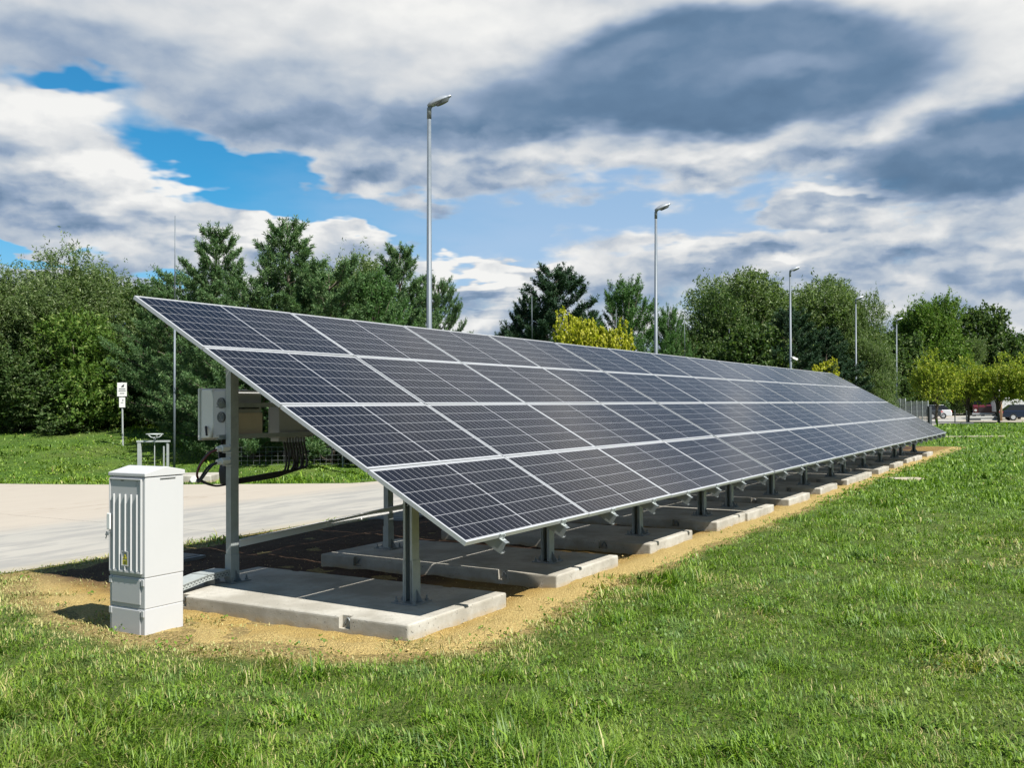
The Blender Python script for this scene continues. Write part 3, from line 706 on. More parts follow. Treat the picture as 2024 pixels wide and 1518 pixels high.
# ---------------------------------------------------------------- lamps and lightning rods
def lamp(loc, H, label, cam=False, first=[None]):
    if first[0] is None:
        t = empty('street_lamp', loc, 0, cat='street lamp', group='street lamps along the road')
        MB().tube([(0, 0, -.2), (0, 0, .8), (0, 0, 8.75)], [.085, .08, .048], 14).build('pole', M['pole'], t, smooth=True)
        MB().tube([(0, 0, 8.70), (0, 0, 8.95), (.04, 0, 9.02)], [.055, .055, .05], 12).build('bracket', M['galv_dark'], t, smooth=True)
        # luminaire: egg-shaped housing rising away from the pole
        n = 14; V = []; F = []; ks = np.linspace(0, 1, 11)
        for k in ks:
            w = .135 * math.sin(math.pi * min(1, .14 + .86 * k ** .75)) ** .6 if 0 < k < 1 else .05; hh = .10 * math.sin(math.pi * (.12 + .83 * k)) + .02
            for q in range(n):
                u = 2 * math.pi * q / n; V.append((k * .62, w * math.cos(u), (hh if math.sin(u) > 0 else hh * .35) * math.sin(u)))
        for i in range(len(ks) - 1):
            for q in range(n): F.append((i * n + q, i * n + (q + 1) % n, (i + 1) * n + (q + 1) % n, (i + 1) * n + q))
        F.append(tuple(range(n - 1, -1, -1))); F.append(tuple(range((len(ks) - 1) * n, len(ks) * n)))
        hd = MB().add(V, F).build('lamp_head', M['white'] if False else simple('lamp_grey', (.26, .28, .31), .35, .3, .05), t, smooth=True)
        hd.location = (-.03, 0, 8.99); hd.rotation_euler = (0, R_(-24), 0)
        V = [(.36 + .21 * math.cos(u), .095 * math.sin(u), -.018) for u in np.linspace(0, 2 * math.pi, 20, endpoint=False)] + [(.36 + .15 * math.cos(u), .06 * math.sin(u), -.085) for u in np.linspace(0, 2 * math.pi, 20, endpoint=False)]
        MB().add(V, [tuple(range(20, 40)), tuple(range(19, -1, -1))] + [(k, (k + 1) % 20, (k + 1) % 20 + 20, k + 20) for k in range(20)]).build('lens', M['lampglass'], hd, smooth=False)
        first[0] = t
    else: t = copy_tree(first[0])
    t.location = loc; t.scale = (1, 1, H / 9.15); t['label'] = label
    t.rotation_euler = (R_(random.uniform(-.3, .3)), R_(random.uniform(.2, .9)), R_(-6))
    return t
lamps = [((-2.0, 23.4), 849), ((5.33, 36.3), 0), ((15.2, 53.3), 0), ((24.0, 68.2), 0), ((33.8, 85.9), 0)]
ll = ['tallest grey street lamp, rising behind the nearest solar table', 'grey street lamp second from the tallest, above the low pointed pine', 'grey street lamp with a small white camera, before the big willow', 'grey street lamp seen against the right part of the big willow', 'shortest, farthest grey street lamp, in the gap left of the right-hand trees']
lamp_objs = []
for (p, _), l in zip(lamps, ll): lamp_objs.append(lamp((p[0], p[1], 0), 9.15, l))
c = MB(); c.box(.05, .33, -.06, .06, -.06, .06, T=Matrix.Rotation(R_(25), 4, 'Y')); c.box(-.02, .1, -.02, .02, -.02, .02)
cc = c.build('security_camera', M['white']); cc.location = (15.28, 53.2, 4.30); tag(cc, 'small white camera box on the pole of the third lamp', 'camera')
rods = [(-9.0, 26.0, 5.20), (-4.0, 35.3, 5.20), (.95, 46, 5.2), (5.65, 52.6, 5.2), (10.5, 59.2, 5.25), (14.8, 66.3, 5.2), (20.1, 74.8, 5.25)]
rl = ['tall thin lightning rod beside the handwheel frame, at the left', 'thin lightning rod left of the tallest lamp', 'thin lightning rod before the dark pointed pine', 'thin lightning rod rising by the yellow maple', 'faint thin lightning rod right of the second lamp', 'thin lightning rod before the dark left base of the big willow', 'short-looking thin lightning rod just left of the third lamp']
r0 = None
for (x, y, h), l in zip(rods, rl):
    if r0 is None:
        r0 = empty('lightning_rod', (x, y, 0), cat='lightning rod', group='lightning rods behind the array')
        MB().tube([(0, 0, -.1), (0, 0, 4.3)], [.033, .028], 10).build('mast', M['pole'], r0, smooth=True)
        MB().tube([(0, 0, 4.3), (0, 0, 6.96)], [.018, .013], 8).build('tip_rod', M['pole'], r0, smooth=True); t = r0
    else: t = copy_tree(r0)
    t.location = (x, y, hz(x, y) - .05); t['label'] = l; t.scale = (1, 1, (h + 1.76 - hz(x, y)) / 6.96); t.rotation_euler = (0, R_(random.uniform(-.1, .25)), 0)

# ---------------------------------------------------------------- trees
def rand_unit(n, rng):
    v = rng.normal(size=(n, 3)); return v / np.linalg.norm(v, axis=1, keepdims=True)
def quads(C, U, Vv, wob=0):
    """diamond leaves: centre C, half length vector U, half width vector V"""
    n = len(C); P = np.stack([C - U, C + Vv, C + U, C - Vv], 1).reshape(-1, 3)
    F = np.arange(4 * n).reshape(n, 4); return P, F
def trunk_mesh(mb, base, top, r0, r1, n=7, wig=.05, rng=random):
    pts = []; k = 7
    for i in range(k + 1):
        t = i / k; v = Vector(base).lerp(Vector(top), t); v += Vector((rng.uniform(-wig, wig), rng.uniform(-wig, wig), 0)) * (1 if 0 < i < k else 0); pts.append(v)
    mb.tube(pts, [r0 + (r1 - r0) * (i / k) for i in range(k + 1)], n)
def crown_shape(kind, u):
    return u
def make_broadleaf(name, H, Rw, leaf, ntwig, nleaf, ll, lw, seed, z0=.12, droop=.15, twl=.5, lobes=7, top=1.0, fill=1.0, spikes=.07):
    rng = np.random.default_rng(seed); rr = random.Random(seed)
    t = empty(name, (0, 0, 0))
    # several overlapping crown lobes give an uneven outline
    L = []
    hc = H * (z0 + 1) / 2; hh = H * (1 - z0) / 2
    L.append((np.array([0, 0, hc * .9]), np.array([Rw * .66, Rw * .66, hh * .74])))
    for i in range(lobes):
        a = rng.uniform(0, 2 * math.pi); zz = rng.uniform(z0 + .1, .93) ** top
        rad = Rw * (1 - .55 * max(0, zz - .45) / .55) * rng.uniform(.45, .75); c = np.array([math.cos(a) * rad, math.sin(a) * rad, zz * H * .93])
        sz = Rw * rng.uniform(.20, .46); L.append((c, np.array([sz, sz, sz * rng.uniform(.8, 1.25)])))
    wts = np.array([l[1][0] * l[1][1] * l[1][2] for l in L]) ** .75; wts /= wts.sum()
    idx = rng.choice(len(L), ntwig, p=wts); c = np.array([L[i][0] for i in idx]); sz = np.array([L[i][1] for i in idx])
    u = rand_unit(ntwig, rng); rad = rng.uniform(.30 if fill < 1 else 0.1, 1, ntwig) ** .42
    P = c + u * sz * rad[:, None]
    P[:, 2] = np.maximum(P[:, 2], .03 * H + rng.uniform(0, .12 * H, ntwig))
    out = P - np.array([0, 0, hc * .75]); out /= np.linalg.norm(out, axis=1, keepdims=True) + 1e-6
    D = out * .7 + rand_unit(ntwig, rng) * .55 + np.array([0, 0, .45 - droop]); D /= np.linalg.norm(D, axis=1, keepdims=True)
    TL = twl * rng.uniform(.5, 1.3, ntwig)
    sp = (rng.uniform(0, 1, ntwig) < spikes) & (rad > .8); TL[sp] *= rng.uniform(1.6, 3.2, sp.sum()); D[sp] = D[sp] * .6 + np.array([0, 0, .75]); D /= np.linalg.norm(D, axis=1, keepdims=True)
    tt = rng.uniform(0, 1, (ntwig, nleaf)); base = P[:, None] + D[:, None] * (tt * TL[:, None])[..., None]
    base[..., 2] -= droop * TL[:, None] * tt ** 2
    base += rng.normal(size=base.shape) * (twl * .10)
    n = ntwig * nleaf; C = base.reshape(-1, 3); Dl = np.repeat(D, nleaf, 0) * .8 + rand_unit(n, rng) * .9 - np.array([0, 0, droop]); Dl /= np.linalg.norm(Dl, axis=1, keepdims=True)
    Wv = np.cross(Dl, rand_unit(n, rng)); Wv /= np.linalg.norm(Wv, axis=1, keepdims=True) + 1e-6; sc = rng.uniform(.6, 1.3, n)[:, None]
    V, F = quads(C, Dl * ll / 2 * sc, Wv * lw / 2 * sc)
    tw = np.repeat(rng.uniform(0, 1, ntwig), nleaf); rnd = np.clip(.55 * tw + .45 * rng.uniform(0, 1, n), 0, 1)
    cr = np_mesh('crown', V, F, leaf, dict(rnd=np.repeat(rnd, 4)), parent=t)
    mb = MB(); trunk_mesh(mb, (0, 0, -.3), (rng.normal() * .1, rng.normal() * .1, H * .75), H * .022 + .04, H * .006, wig=.02 * H, rng=rr)
    for i in range(14):
        c_, s_ = L[rng.integers(0, len(L))]; e = c_ + rand_unit(1, rng)[0] * s_ * .8; b = Vector((0, 0, H * rng.uniform(.12, .55)))
        m_ = b.lerp(Vector(e), .5) + Vector((0, 0, .04 * H)); mb.tube([b, m_, Vector(e)], [H * .010 + .01, H * .006 + .008, .006], 5)
    mb.build('trunk', M['bark'], t, smooth=True); t['h'] = H; return t
def make_pine(name, H, Rw, leaf, seed, whorls=15, needle=.16, nn=34, z0=.06, conical=1.0, cl=.30, nw=.013, up=.5, extra=1.0):
    rng = np.random.default_rng(seed); rr = random.Random(seed); t = empty(name, (0, 0, 0)); mb = MB()
    trunk_mesh(mb, (0, 0, -.3), (0, 0, H * .98), H * .018 + .05, .015, wig=.01 * H, rng=rr)
    cb, cd, cs = [], [], []      # clump base, direction, length
    cb.append(np.array([0, 0, H - cl * .9])); cd.append(np.array([0, 0, 1.])); cs.append(cl * 1.25)
    for w in range(whorls):
        f = (w + rng.uniform(-.2, .2)) / whorls; z = H * (z0 + (1 - z0) * (1 - (1 - f) ** 1.0)) * .97
        fr = (z / H); prof = (1 - fr) ** (.75 * conical) * min(1, .55 + fr * 2.2)
        nb = int(rng.integers(5, 8))
        for b in range(nb):
            a = 2 * math.pi * b / nb + rng.uniform(-.35, .35) + w; Lb = max(.22, Rw * prof * rng.uniform(.72, 1.15)) + .12
            el = .15 + .75 * fr * up * 1.6 + rng.uniform(-.12, .12); d = np.array([math.cos(a) * math.cos(el), math.sin(a) * math.cos(el), math.sin(el)])
            p0 = np.array([0, 0, z - .12 * Lb]); p1 = p0 + d * Lb + np.array([0, 0, .10 * Lb])
            mb.tube([p0, p0 + d * Lb * .5, p1], [.012 + .012 * Lb, .008 + .006 * Lb, .006], 4)
            ntw = int(max(3, Lb * 10 * extra))
            for k in range(ntw):
                q = rng.uniform(.22, 1.0) ** .7; p = p0 + d * Lb * q + np.array([0, 0, .10 * Lb * q * q])
                side = np.cross(d, [0, 0, 1.]); side /= np.linalg.norm(side); sg = rng.uniform(-1, 1)
                off = side * sg * .38 * Lb * (1.1 - q) * rng.uniform(.3, 1); dd = d * .6 + side * sg * .6 + np.array([0, 0, .55 + .3 * rng.uniform()]) + rng.normal(size=3) * .15
                dd /= np.linalg.norm(dd); cb.append(p + off + np.array([0, 0, rng.uniform(-.12, .10) * (.6 + Lb * .3)])); cd.append(dd); cs.append(cl * rng.uniform(.7, 1.15))
            dd = d * .75 + np.array([0, 0, .6]); cb.append(p1); cd.append(dd / np.linalg.norm(dd)); cs.append(cl * 1.15)
    cb, cd, cs = np.array(cb), np.array(cd), np.array(cs); nc = len(cb)
    tt = rng.uniform(0, 1, (nc, nn)); base = cb[:, None] + cd[:, None] * (tt * cs[:, None])[..., None]
    n = nc * nn; C = base.reshape(-1, 3); rad = rand_unit(n, rng); D = np.repeat(cd, nn, 0) * .75 + rad * .8; D /= np.linalg.norm(D, axis=1, keepdims=True)
    Ln = needle * rng.uniform(.7, 1.15, n)[:, None]; Wv = np.cross(D, rand_unit(n, rng)); Wv /= np.linalg.norm(Wv, axis=1, keepdims=True) + 1e-6
    V, F = quads(C + D * Ln / 2, D * Ln / 2, Wv * nw)
    rnd = np.clip(np.repeat(rng.uniform(0, 1, nc), nn) * .5 + .5 * rng.uniform(0, 1, n), 0, 1)
    np_mesh('crown', V, F, leaf, dict(rnd=np.repeat(rnd, 4)), parent=t); mb.build('trunk', M['bark'], t, smooth=True); t['h'] = H; return t
def at(px, Y):   # ground point seen in column px of the survey sheet at depth Y
    return (px - 1012) / F_PX * Y
PROTO = {}
def plant(kind, px, Y, top, label, cat, group=None, wide=1.0, rz=None, x=None):
    """top: photo row of the tree's highest point, turned into a real height"""
    src, used = PROTO[kind]; x = at(px, Y) if x is None else x; g = hz(x, Y)
    hor = 802 + (1012 - px) * .0074; Ht = (hor - top) / F_PX * Y + CAMZ - g
    t = src if not used else copy_tree(src); PROTO[kind][1] = True
    s = Ht / src['h']; t.location = (x, Y, g - .05); t.scale = (s * wide, s * wide, s); t.rotation_euler = (0, 0, random.uniform(0, 6.28) if rz is None else rz)
    tag(t, label, cat, group); return t
PROTO['willowA'] = [make_broadleaf('willow_tree', 7.0, 2.7, M['leaf_willow'], 4200, 15, .15, .040, 1, z0=.05, droop=.25, twl=.55, lobes=20), False]
PROTO['willowB'] = [make_broadleaf('willow_tree', 10.0, 4.6, M['leaf_willow'], 7000, 16, .22, .068, 2, z0=.04, droop=.2, twl=.8, lobes=26, spikes=.02), False]
PROTO['darkA'] = [make_broadleaf('broadleaf_tree', 7.0, 2.9, M['leaf_dark'], 4200, 14, .16, .06, 3, z0=.03, droop=.1, twl=.5, lobes=12), False]
PROTO['darkB'] = [make_broadleaf('broadleaf_tree', 10.0, 4.4, M['leaf_dark'], 3600, 14, .30, .15, 4, z0=.05, droop=.1, twl=.7, lobes=22), False]
PROTO['mid'] = [make_broadleaf('broadleaf_tree', 10.0, 4.0, M['leaf_mid'], 5200, 15, .26, .09, 5, z0=.04, droop=.15, twl=.8, lobes=22), False]
PROTO['bush'] = [make_broadleaf('bush', 3.0, 1.9, M['leaf_mid'], 2300, 13, .12, .05, 6, z0=.0, droop=.2, twl=.35, lobes=9), False]
PROTO['bushd'] = [make_broadleaf('bush', 3.0, 2.0, M['leaf_dark'], 2300, 13, .12, .055, 16, z0=.0, droop=.2, twl=.35, lobes=9), False]
PROTO['yellow'] = [make_broadleaf('maple_tree', 5.0, 2.2, M['leaf_yellow'], 1150, 13, .16, .13, 7, z0=.2, droop=.1, twl=.35, lobes=16, fill=.8, spikes=.02), False]
PROTO['lime'] = [make_broadleaf('maple_tree', 6.0, 3.0, M['leaf_lime'], 1150, 11, .19, .12, 8, z0=.36, droop=.0, twl=.6, lobes=26, fill=.8, spikes=.03), False]
PROTO['pineA'] = [make_pine('pine_tree', 10.0, 3.7, M['needle'], 21, whorls=17, extra=1.35, needle=.17, nw=.016, cl=.38), False]
PROTO['pineB'] = [make_pine('pine_tree', 9.0, 4.3, M['needle'], 22, whorls=15, conical=.62, extra=1.2, needle=.17, nw=.016, cl=.40), False]
PROTO['pineD'] = [make_pine('pine_tree', 10.5, 4.2, M['needle_dark'], 23, whorls=16, needle=.22, nw=.024, cl=.46, nn=30, conical=.85, extra=1.15), False]
PROTO['pineF'] = [make_pine('pine_tree', 9.0, 4.0, M['needle_fresh'], 24, whorls=14, needle=.2, nw=.02, cl=.5, nn=26, conical=.55, up=.9, extra=.9), False]

gl = 'leafy trees on the bank at the left'
plant('willowA', -30, 35, 492, 'willow cut by the left edge of the picture, tallest there', 'tree', gl, 1.0)
plant('willowA', 170, 37, 490, 'feathery olive willow with its thin top above the sign post', 'tree', gl, 1.05, 1.0)
plant('willowA', 80, 35, 545, 'rounded willow between the left picture edge and the sign post', 'tree', gl, 1.1, 2.2)
plant('darkA', 262, 37, 548, 'dark leafy tree behind the upper left corner of the panels', 'tree', gl, 1.0)
plant('darkA', 10, 38, 560, 'dark leafy tree filling the gap behind the left willows', 'tree', gl, 1.25, 2.)
plant('darkA', 345, 39, 600, 'dark leafy tree under the first pine', 'tree', gl, 1.1, 4.)
plant('bush', 165, 34.5, 640, 'bright green bush to the left of the sign post', 'bush', 'bushes at the foot of the left trees', 1.0)
plant('bushd', 25, 34.2, 690, 'dark bush at the left picture edge on the grass bank', 'bush', 'bushes at the foot of the left trees', 1.2)
plant('bushd', 110, 34.2, 725, 'low dark bush between the left edge and the sign post', 'bush', 'bushes at the foot of the left trees', 1.5, 3)
plant('bushd', 300, 36, 680, 'dark bush just behind the tall lightning rod', 'bush', 'bushes at the foot of the left trees', 1.3, 1)
plant('bush', 395, 37, 690, 'loose leafy bush seen between inverter and panel edge', 'bush', 'bushes at the foot of the left trees', 1.2, 2)
plant('bushd', 505, 38, 700, 'dark bush seen between the inverter and the grey junction box', 'bush', 'bushes at the foot of the left trees', 1.5, 5)
plant('bushd', 620, 38, 700, 'dark bush behind the middle of the nearest solar table', 'bush', 'bushes at the foot of the left trees', 1.6, 4)
gp = 'pines beyond the road'
plant('pineA', 428, 30, 443, 'tall green pine with one leader, right of the tall lightning rod', 'pine tree', gp, 1.0, 0)
plant('pineA', 568, 28, 430, 'tallest green pine with several upright leaders, left of the tallest lamp', 'pine tree', gp, 1.08, 2.0)
plant('pineB', 356, 34, 545, 'low green pine at the left foot of the one-leader pine', 'pine tree', gp, 1.15, 1)
plant('pineB', 500, 27.5, 560, 'wide low pine between the two tall left pines', 'pine tree', gp, 1.1, 3)
plant('pineB', 650, 27.5, 530, 'wide bushy pine in front of the thin birches', 'pine tree', gp, 1.15, 5)
plant('pineA', 792, 33, 480, 'green pine just left of the tallest lamp', 'pine tree', gp, 1.0, 4)
plant('pineB', 866, 36, 560, 'small green pine peeping out right of the tallest lamp', 'pine tree', gp, .7, 2)
plant('pineF', 735, 28, 568, 'fresh green low pine above the joint of the first panels', 'pine tree', gp, .9, 2)
plant('willowA', 665, 46, 500, 'thin-topped birch between the tallest pine and the lamp', 'tree', 'birches behind the pines', 1.0, 3)
plant('willowA', 715, 47, 506, 'twiggy birch close to the left side of the lamp pine', 'tree', 'birches behind the pines', .95, 5)
gd = 'dark pines in the middle distance'
plant('pineD', 1103, 62, 525, 'dark pointed pine standing alone against the sky in the middle', 'pine tree', gd, 1.15, 0)
plant('pineD', 1042, 64, 590, 'smaller dark pine at the left of the dark pointed pine', 'pine tree', gd, .85, 2)
plant('pineD', 1003, 66, 645, 'tiny dark pine peeping over the panels, left of the dark pines', 'pine tree', gd, .8, 3)
plant('pineD', 1165, 66, 615, 'dark pine half hidden behind the yellow maple', 'pine tree', gd, .9, 4)
plant('pineF', 1240, 62, 578, 'dense round-topped green pine left of the second lamp', 'pine tree', gd, 1.0, 1)
plant('pineF', 1322, 64, 628, 'small green pine right of the second lamp', 'pine tree', gd, .72, 2.5)
plant('yellow', 1142, 44, 626, 'yellow maple showing above the panels before the dark pine', 'maple', 'yellow maples behind the array', .66, 0)
plant('yellow', 1212, 44, 648, 'yellow maple showing above the panels at the round-topped pine', 'maple', 'yellow maples behind the array', .62, 2)
plant('yellow', 1630, 62, 716, 'little yellow maple tip above the far end of the panels', 'maple', 'yellow maples behind the array', .7, 3)
gw = 'big willows beyond the road'
plant('darkA', 1400, 68, 566, 'sparse grey willow at the left end of the big willow group', 'tree', gw, .85, 1)
plant('willowB', 1470, 72, 545, 'huge willow left of the third lamp', 'tree', gw, 1.0, 1.5)
plant('willowB', 1610, 76, 556, 'huge willow right of the third lamp', 'tree', gw, 1.0, 3.5)
plant('willowB', 1690, 74, 578, 'light willow behind the fourth lamp', 'tree', gw, .62, 5)
plant('willowB', 1712, 72, 670, 'low willow sprays at the right foot of the willow group', 'tree', gw, .8, .5)
plant('darkB', 1480, 64, 640, 'dark tree before the big left willow', 'tree', gw, 1.15, 2)
plant('darkB', 1400, 66, 670, 'dark low tree at the left foot of the willow group', 'tree', gw, 1.2, 4)
plant('pineD', 1565, 63, 610, 'dark green pine before the willows at the third lamp', 'pine tree', gw, 1.15, 1)
plant('pineD', 1632, 66, 650, 'low dark pine between third and fourth lamps', 'pine tree', gw, 1.3, 3)
gr = 'trees behind the parking at the right'
plant('mid', 1835, 130, 590, 'tall bright green tree rising above the parked white car', 'tree', gr, .95, 0)
plant('darkB', 1770, 126, 655, 'dark tree in the gap behind the farthest lamp', 'tree', gr, 1.2, 1)
plant('darkB', 1930, 135, 605, 'dark oak against the sky behind the bright green tree', 'tree', gr, 1.0, 2)
plant('willowB', 1905, 130, 672, 'olive willow between the bright green tree and the maples', 'tree', gr, .9, 2.2)
plant('darkB', 2010, 132, 655, 'dark tree cut by the right edge of the picture', 'tree', gr, 1.1, 4)
plant('mid', 1975, 134, 690, 'green tree behind the right maples', 'tree', gr, 1.1, 3)
plant('darkB', 1850, 138, 735, 'low dark tree filling behind the parked cars', 'tree', gr, 1.9, 5)
plant('darkB', 1950, 142, 745, 'low dark tree filling behind the maroon truck', 'tree', gr, 2.0, 3.3)
plant('darkB', 2040, 142, 740, 'low dark tree at the right edge behind the white box', 'tree', gr, 2.0, 2.3)
plant('darkB', 1765, 112, 745, 'low dark tree behind the steel grating fence', 'tree', gr, 1.7, 2.9)
gm = 'young maples along the lawn'
plant('lime', 1852, 84, 704, 'yellow-green young maple left of the parked white car', 'maple', gm, .8, 0)
plant('lime', 1912, 86, 718, 'greener young maple standing before the parking', 'maple', gm, .8, 2)
plant('lime', 1972, 84, 712, 'yellowish young maple by the tan pole', 'maple', gm, .85, 4)
plant('lime', 2032, 82, 704, 'young maple cut by the right picture edge', 'maple', gm, .9, 5)

# ---------------------------------------------------------------- parking: cars, truck, box, posts
def lens_lights(t, L, w, z, front, rear):
    for sy in (-1, 1):
        MB().box(L - .03, L + .015, sy * w * .36 - .12, sy * w * .36 + .12, z, z + .14).build('headlight', front, t, bevel=.02)
        MB().box(-.015, .03, sy * w * .38 - .09, sy * w * .38 + .09, z + .05, z + .25).build('tail_light', rear, t, bevel=.02)
def car(name, loc, rz, paint, label, prof, roof, L=4.4, w=1.75, wb=(.85, 3.55), wr=.32):
    t = empty(name, loc, rz, label=label, cat='car' if 'car' in name else 'truck', group='vehicles parked beyond the lawn')
    MB().prism(prof, (0, -w / 2, 0), (0, w / 2, 0), (1, 0, 0), (0, 0, 1)).build('body', paint, t, bevel=.06, seg=3, smooth=False)
    cab = MB(); y = w / 2 - .10; n = len(roof)
    low = [(x, z) for x, z in roof]
    V = []
    for sy in (-1, 1):
        for (x, z) in low: V.append((x, sy * (y if z < 1.1 else y - .12), z))
    cab.add(V, [tuple(range(n)), tuple(range(2 * n - 1, n - 1, -1))] + [(k, (k + 1) % n, (k + 1) % n + n, k + n) for k in range(n)])
    cab.build('windows', M['glass_dark'], t, bevel=.03)
    xs = [p[0] for p in roof if p[1] > 1.1]; zt = max(p[1] for p in roof)
    MB().box(min(xs) + .03, max(xs) - .03, -y + .15, y - .15, zt - .02, zt + .03).build('roof', paint, t, bevel=.02)
    for wx in wb:
        for sy in (-1, 1):
            wl = MB().tube([(wx, sy * (w / 2 - .2), wr), (wx, sy * (w / 2 + .01), wr)], wr, 18).build('wheel', M['black'], t)
            MB().tube([(wx, sy * (w / 2 - .1), wr), (wx, sy * (w / 2 + .025), wr)], wr * .6, 14).build('rim', M['alu'], wl)
    lens_lights(t, L, w, .62, M['white'], M['taillight'])
    return t
hatch = [(0.02, .30), (4.35, .28), (4.40, .62), (4.2, .80), (3.3, .93), (0.1, .95), (0, .7)]
hroof = [(.12, .93), (3.35, .91), (2.55, 1.44), (.75, 1.46)]
def pr(px, Y, z=.02): return (at(px, Y), Y, z)
x, y, z = pr(1880, 104); car('parked_car', (x, y, z), R_(158), M['carwhite'], 'white parked car half hidden by a maple trunk, under the trees', hatch, hroof)
x, y, z = pr(1850, 102); car('parked_car', (x + .6, y, z), R_(150), M['cargrey'], 'grey parked car in front of the white one, nearest the grating fence', hatch, hroof)
x, y, z = pr(1846, 128); car('parked_car', (x, y, z), R_(165), M['cardark'], 'black parked car beside the dark end post of the grating fence', hatch, hroof)
x, y, z = pr(1912, 140); car('parked_car', (x, y, z), R_(-20), M['cardark'], 'black parked car showing one red tail light right of the white car', hatch, hroof)
x, y, z = pr(1990, 92); car('parked_car', (x - .6, y, z + .0), R_(-14), M['carblue'], 'dark navy car parked in front of the white box at the right', hatch, hroof, L=4.4)
x, y, z = pr(2036, 90); car('parked_car', (x + 1.6, y, z + .0), R_(-14), M['carblue'], 'dark navy car cut by the right edge of the picture', hatch, hroof, L=4.4)
# maroon truck facing the camera
def truck():
    x, y, z = pr(1945, 101); t = empty('truck', (x, y, z), R_(-25), label='dark maroon truck facing the camera behind a maple trunk', cat='truck', group='vehicles parked beyond the lawn')
    MB().box(-1.05, 1.05, 0, 1.7, .55, 1.35).build('hood', M['carred'], t, bevel=.08)
    MB().box(-1.1, 1.1, 1.71, 5.5, .55, 1.45).build('body', M['carred'], t, bevel=.08)
    MB().prism([(-.98, 1.46), (.98, 1.46), (.85, 2.1), (-.85, 2.1)], (0, 1.9, 0), (0, 3.6, 0), (1, 0, 0), (0, 0, 1)).build('cab', M['glass_dark'], t, bevel=.05)
    MB().box(-.85, .85, 1.95, 3.5, 2.102, 2.16).build('roof', M['carred'], t, bevel=.02)
    g = MB()
    for k in range(5): g.box(-.55, .55, -.03, -.002, .7 + k * .11, .75 + k * .11)
    g.build('grille', M['dkgrey'], t)
    for sx in (-1, 1):
        MB().tube([(sx * .82, -.04, .9), (sx * .82, .02, .9)], .13, 14).build('headlight', M['white'], t)
        for yy in (.9, 4.3): MB().tube([(sx * .8, yy, .45), (sx * 1.12, yy, .45)], .45, 18).build('wheel', M['black'], t)
    MB().box(-1.15, 1.15, -.14, -.05, .42, .62).build('bumper', M['alu'], t, bevel=.02)
truck()
def loader():
    x, y, z = pr(1957, 108); t = empty('loader', (x, y, z), R_(-24), label='pale grey machine cab with an orange tip behind the maroon truck', cat='machine')
    MB().box(-.7, .9, 0, 1.8, .6, 1.4).build('chassis', M['white'], t, bevel=.05)
    MB().box(-.6, .7, .2, 1.6, 1.41, 3.0).build('cab', M['plastic'], t, bevel=.08)
    MB().box(-.5, .6, .17, .199, 1.9, 2.8).build('windscreen', M['glass_dark'], t)
    MB().tube(bez([(.8, .9, 1.2), (1.0, .9, 2.5), (.7, .9, 3.2), (-.3, .9, 3.35)], 6), .10, 8).build('arm', M['white'], t, smooth=True)
    MB().box(-1.3, -.7, .7, 1.1, 3.2, 3.6, T=Matrix.Rotation(.2, 4, 'Y')).build('beacon_arm', M['orange'], t, bevel=.04)
    for sx in (-.75, .95):
        for yy in (.3, 1.5): MB().tube([(sx - .15, yy, .45), (sx + .15, yy, .45)], .45, 16).build('wheel', M['black'], t)
loader()
def whitebox():
    x, y, z = pr(1998, 97); t = empty('box_trailer', (x, y, z), R_(-18), label='white box trailer of square panels right of the tan pole', cat='trailer')
    b = MB(); b.box(-1.25, 1.3, 0, 4, .75, 2.05); body = b.build('box', M['white'], t, bevel=.02)
    s = MB()
    for k in range(1, 8): s.box(-1.25 + k * .32, -1.243 + k * .32, -.004, -.0005, .78, 2.02)
    for k in range(1, 4): s.box(-1.22, 1.27, -.0042, -.0006, .75 + k * .33, .757 + k * .33)
    s.build('panel_seam', M['galv'], t)
    MB().box(-.5, .1, .4, 1.2, 2.052, 2.2).build('roof_vent', M['white'], t, bevel=.05)
    for sx in (-1, 1): MB().tube([(sx * .9, 2, .33), (sx * 1.15, 2, .33)], .33, 16).build('wheel', M['black'], t)
    MB().box(-.9, .9, .3, 3.6, .55, .749).build('chassis', M['dkgrey'], t)
whitebox()
x, y, z = pr(1978, 90); o = MB().tube([(x, y, -.2), (x, y, 4.15)], [.10, .08], 10).build('wooden_pole', M['wood'], smooth=True); tag(o, 'tan wooden pole rising in front of the white box trailer', 'pole')
for px, hh, lab in ((1886.5, 1.05, 'dark post at the lawn edge, right of the maple trunk'), (1909.5, 1.0, 'thin dark post at the lawn edge before the maroon truck')):
    x, y, z = pr(px, 82); t = empty('bollard', (x, y, 0), label=lab, cat='post', group='dark posts at the lawn edge')
    MB().tube([(0, 0, -.1), (0, 0, hh)], .05, 8).build('post', M['dkgrey'], t); MB().tube([(0, 0, hh), (0, 0, hh + .06)], [.06, .02], 8).build('cap', M['dkgrey'], t)
x, y, z = pr(1925, 93); o = MB().box(x - .6, x + 2.2, y, y + .5, -.02, .45).build('low_barrier', M['dkgrey'], bevel=.02); tag(o, 'low dark barrier with pale stripes below the maroon truck', 'barrier')
MB().box(x - .6, x + 2.2, y - .012, y - .001, .28, .36).build('stripe', M['white'], o); MB().box(x + .6, x + 2.2, y - .012, y - .001, .06, .14).build('stripe', M['white'], o)
x, y, z = pr(1895, 79.5); o = MB().box(x - 2.6, x + 1.2, y, y + .25, -.05, .10).build('timber_edge', M['dkgrey'], bevel=.02); tag(o, 'low dark edging beam where the lawn meets the parking', 'edging')

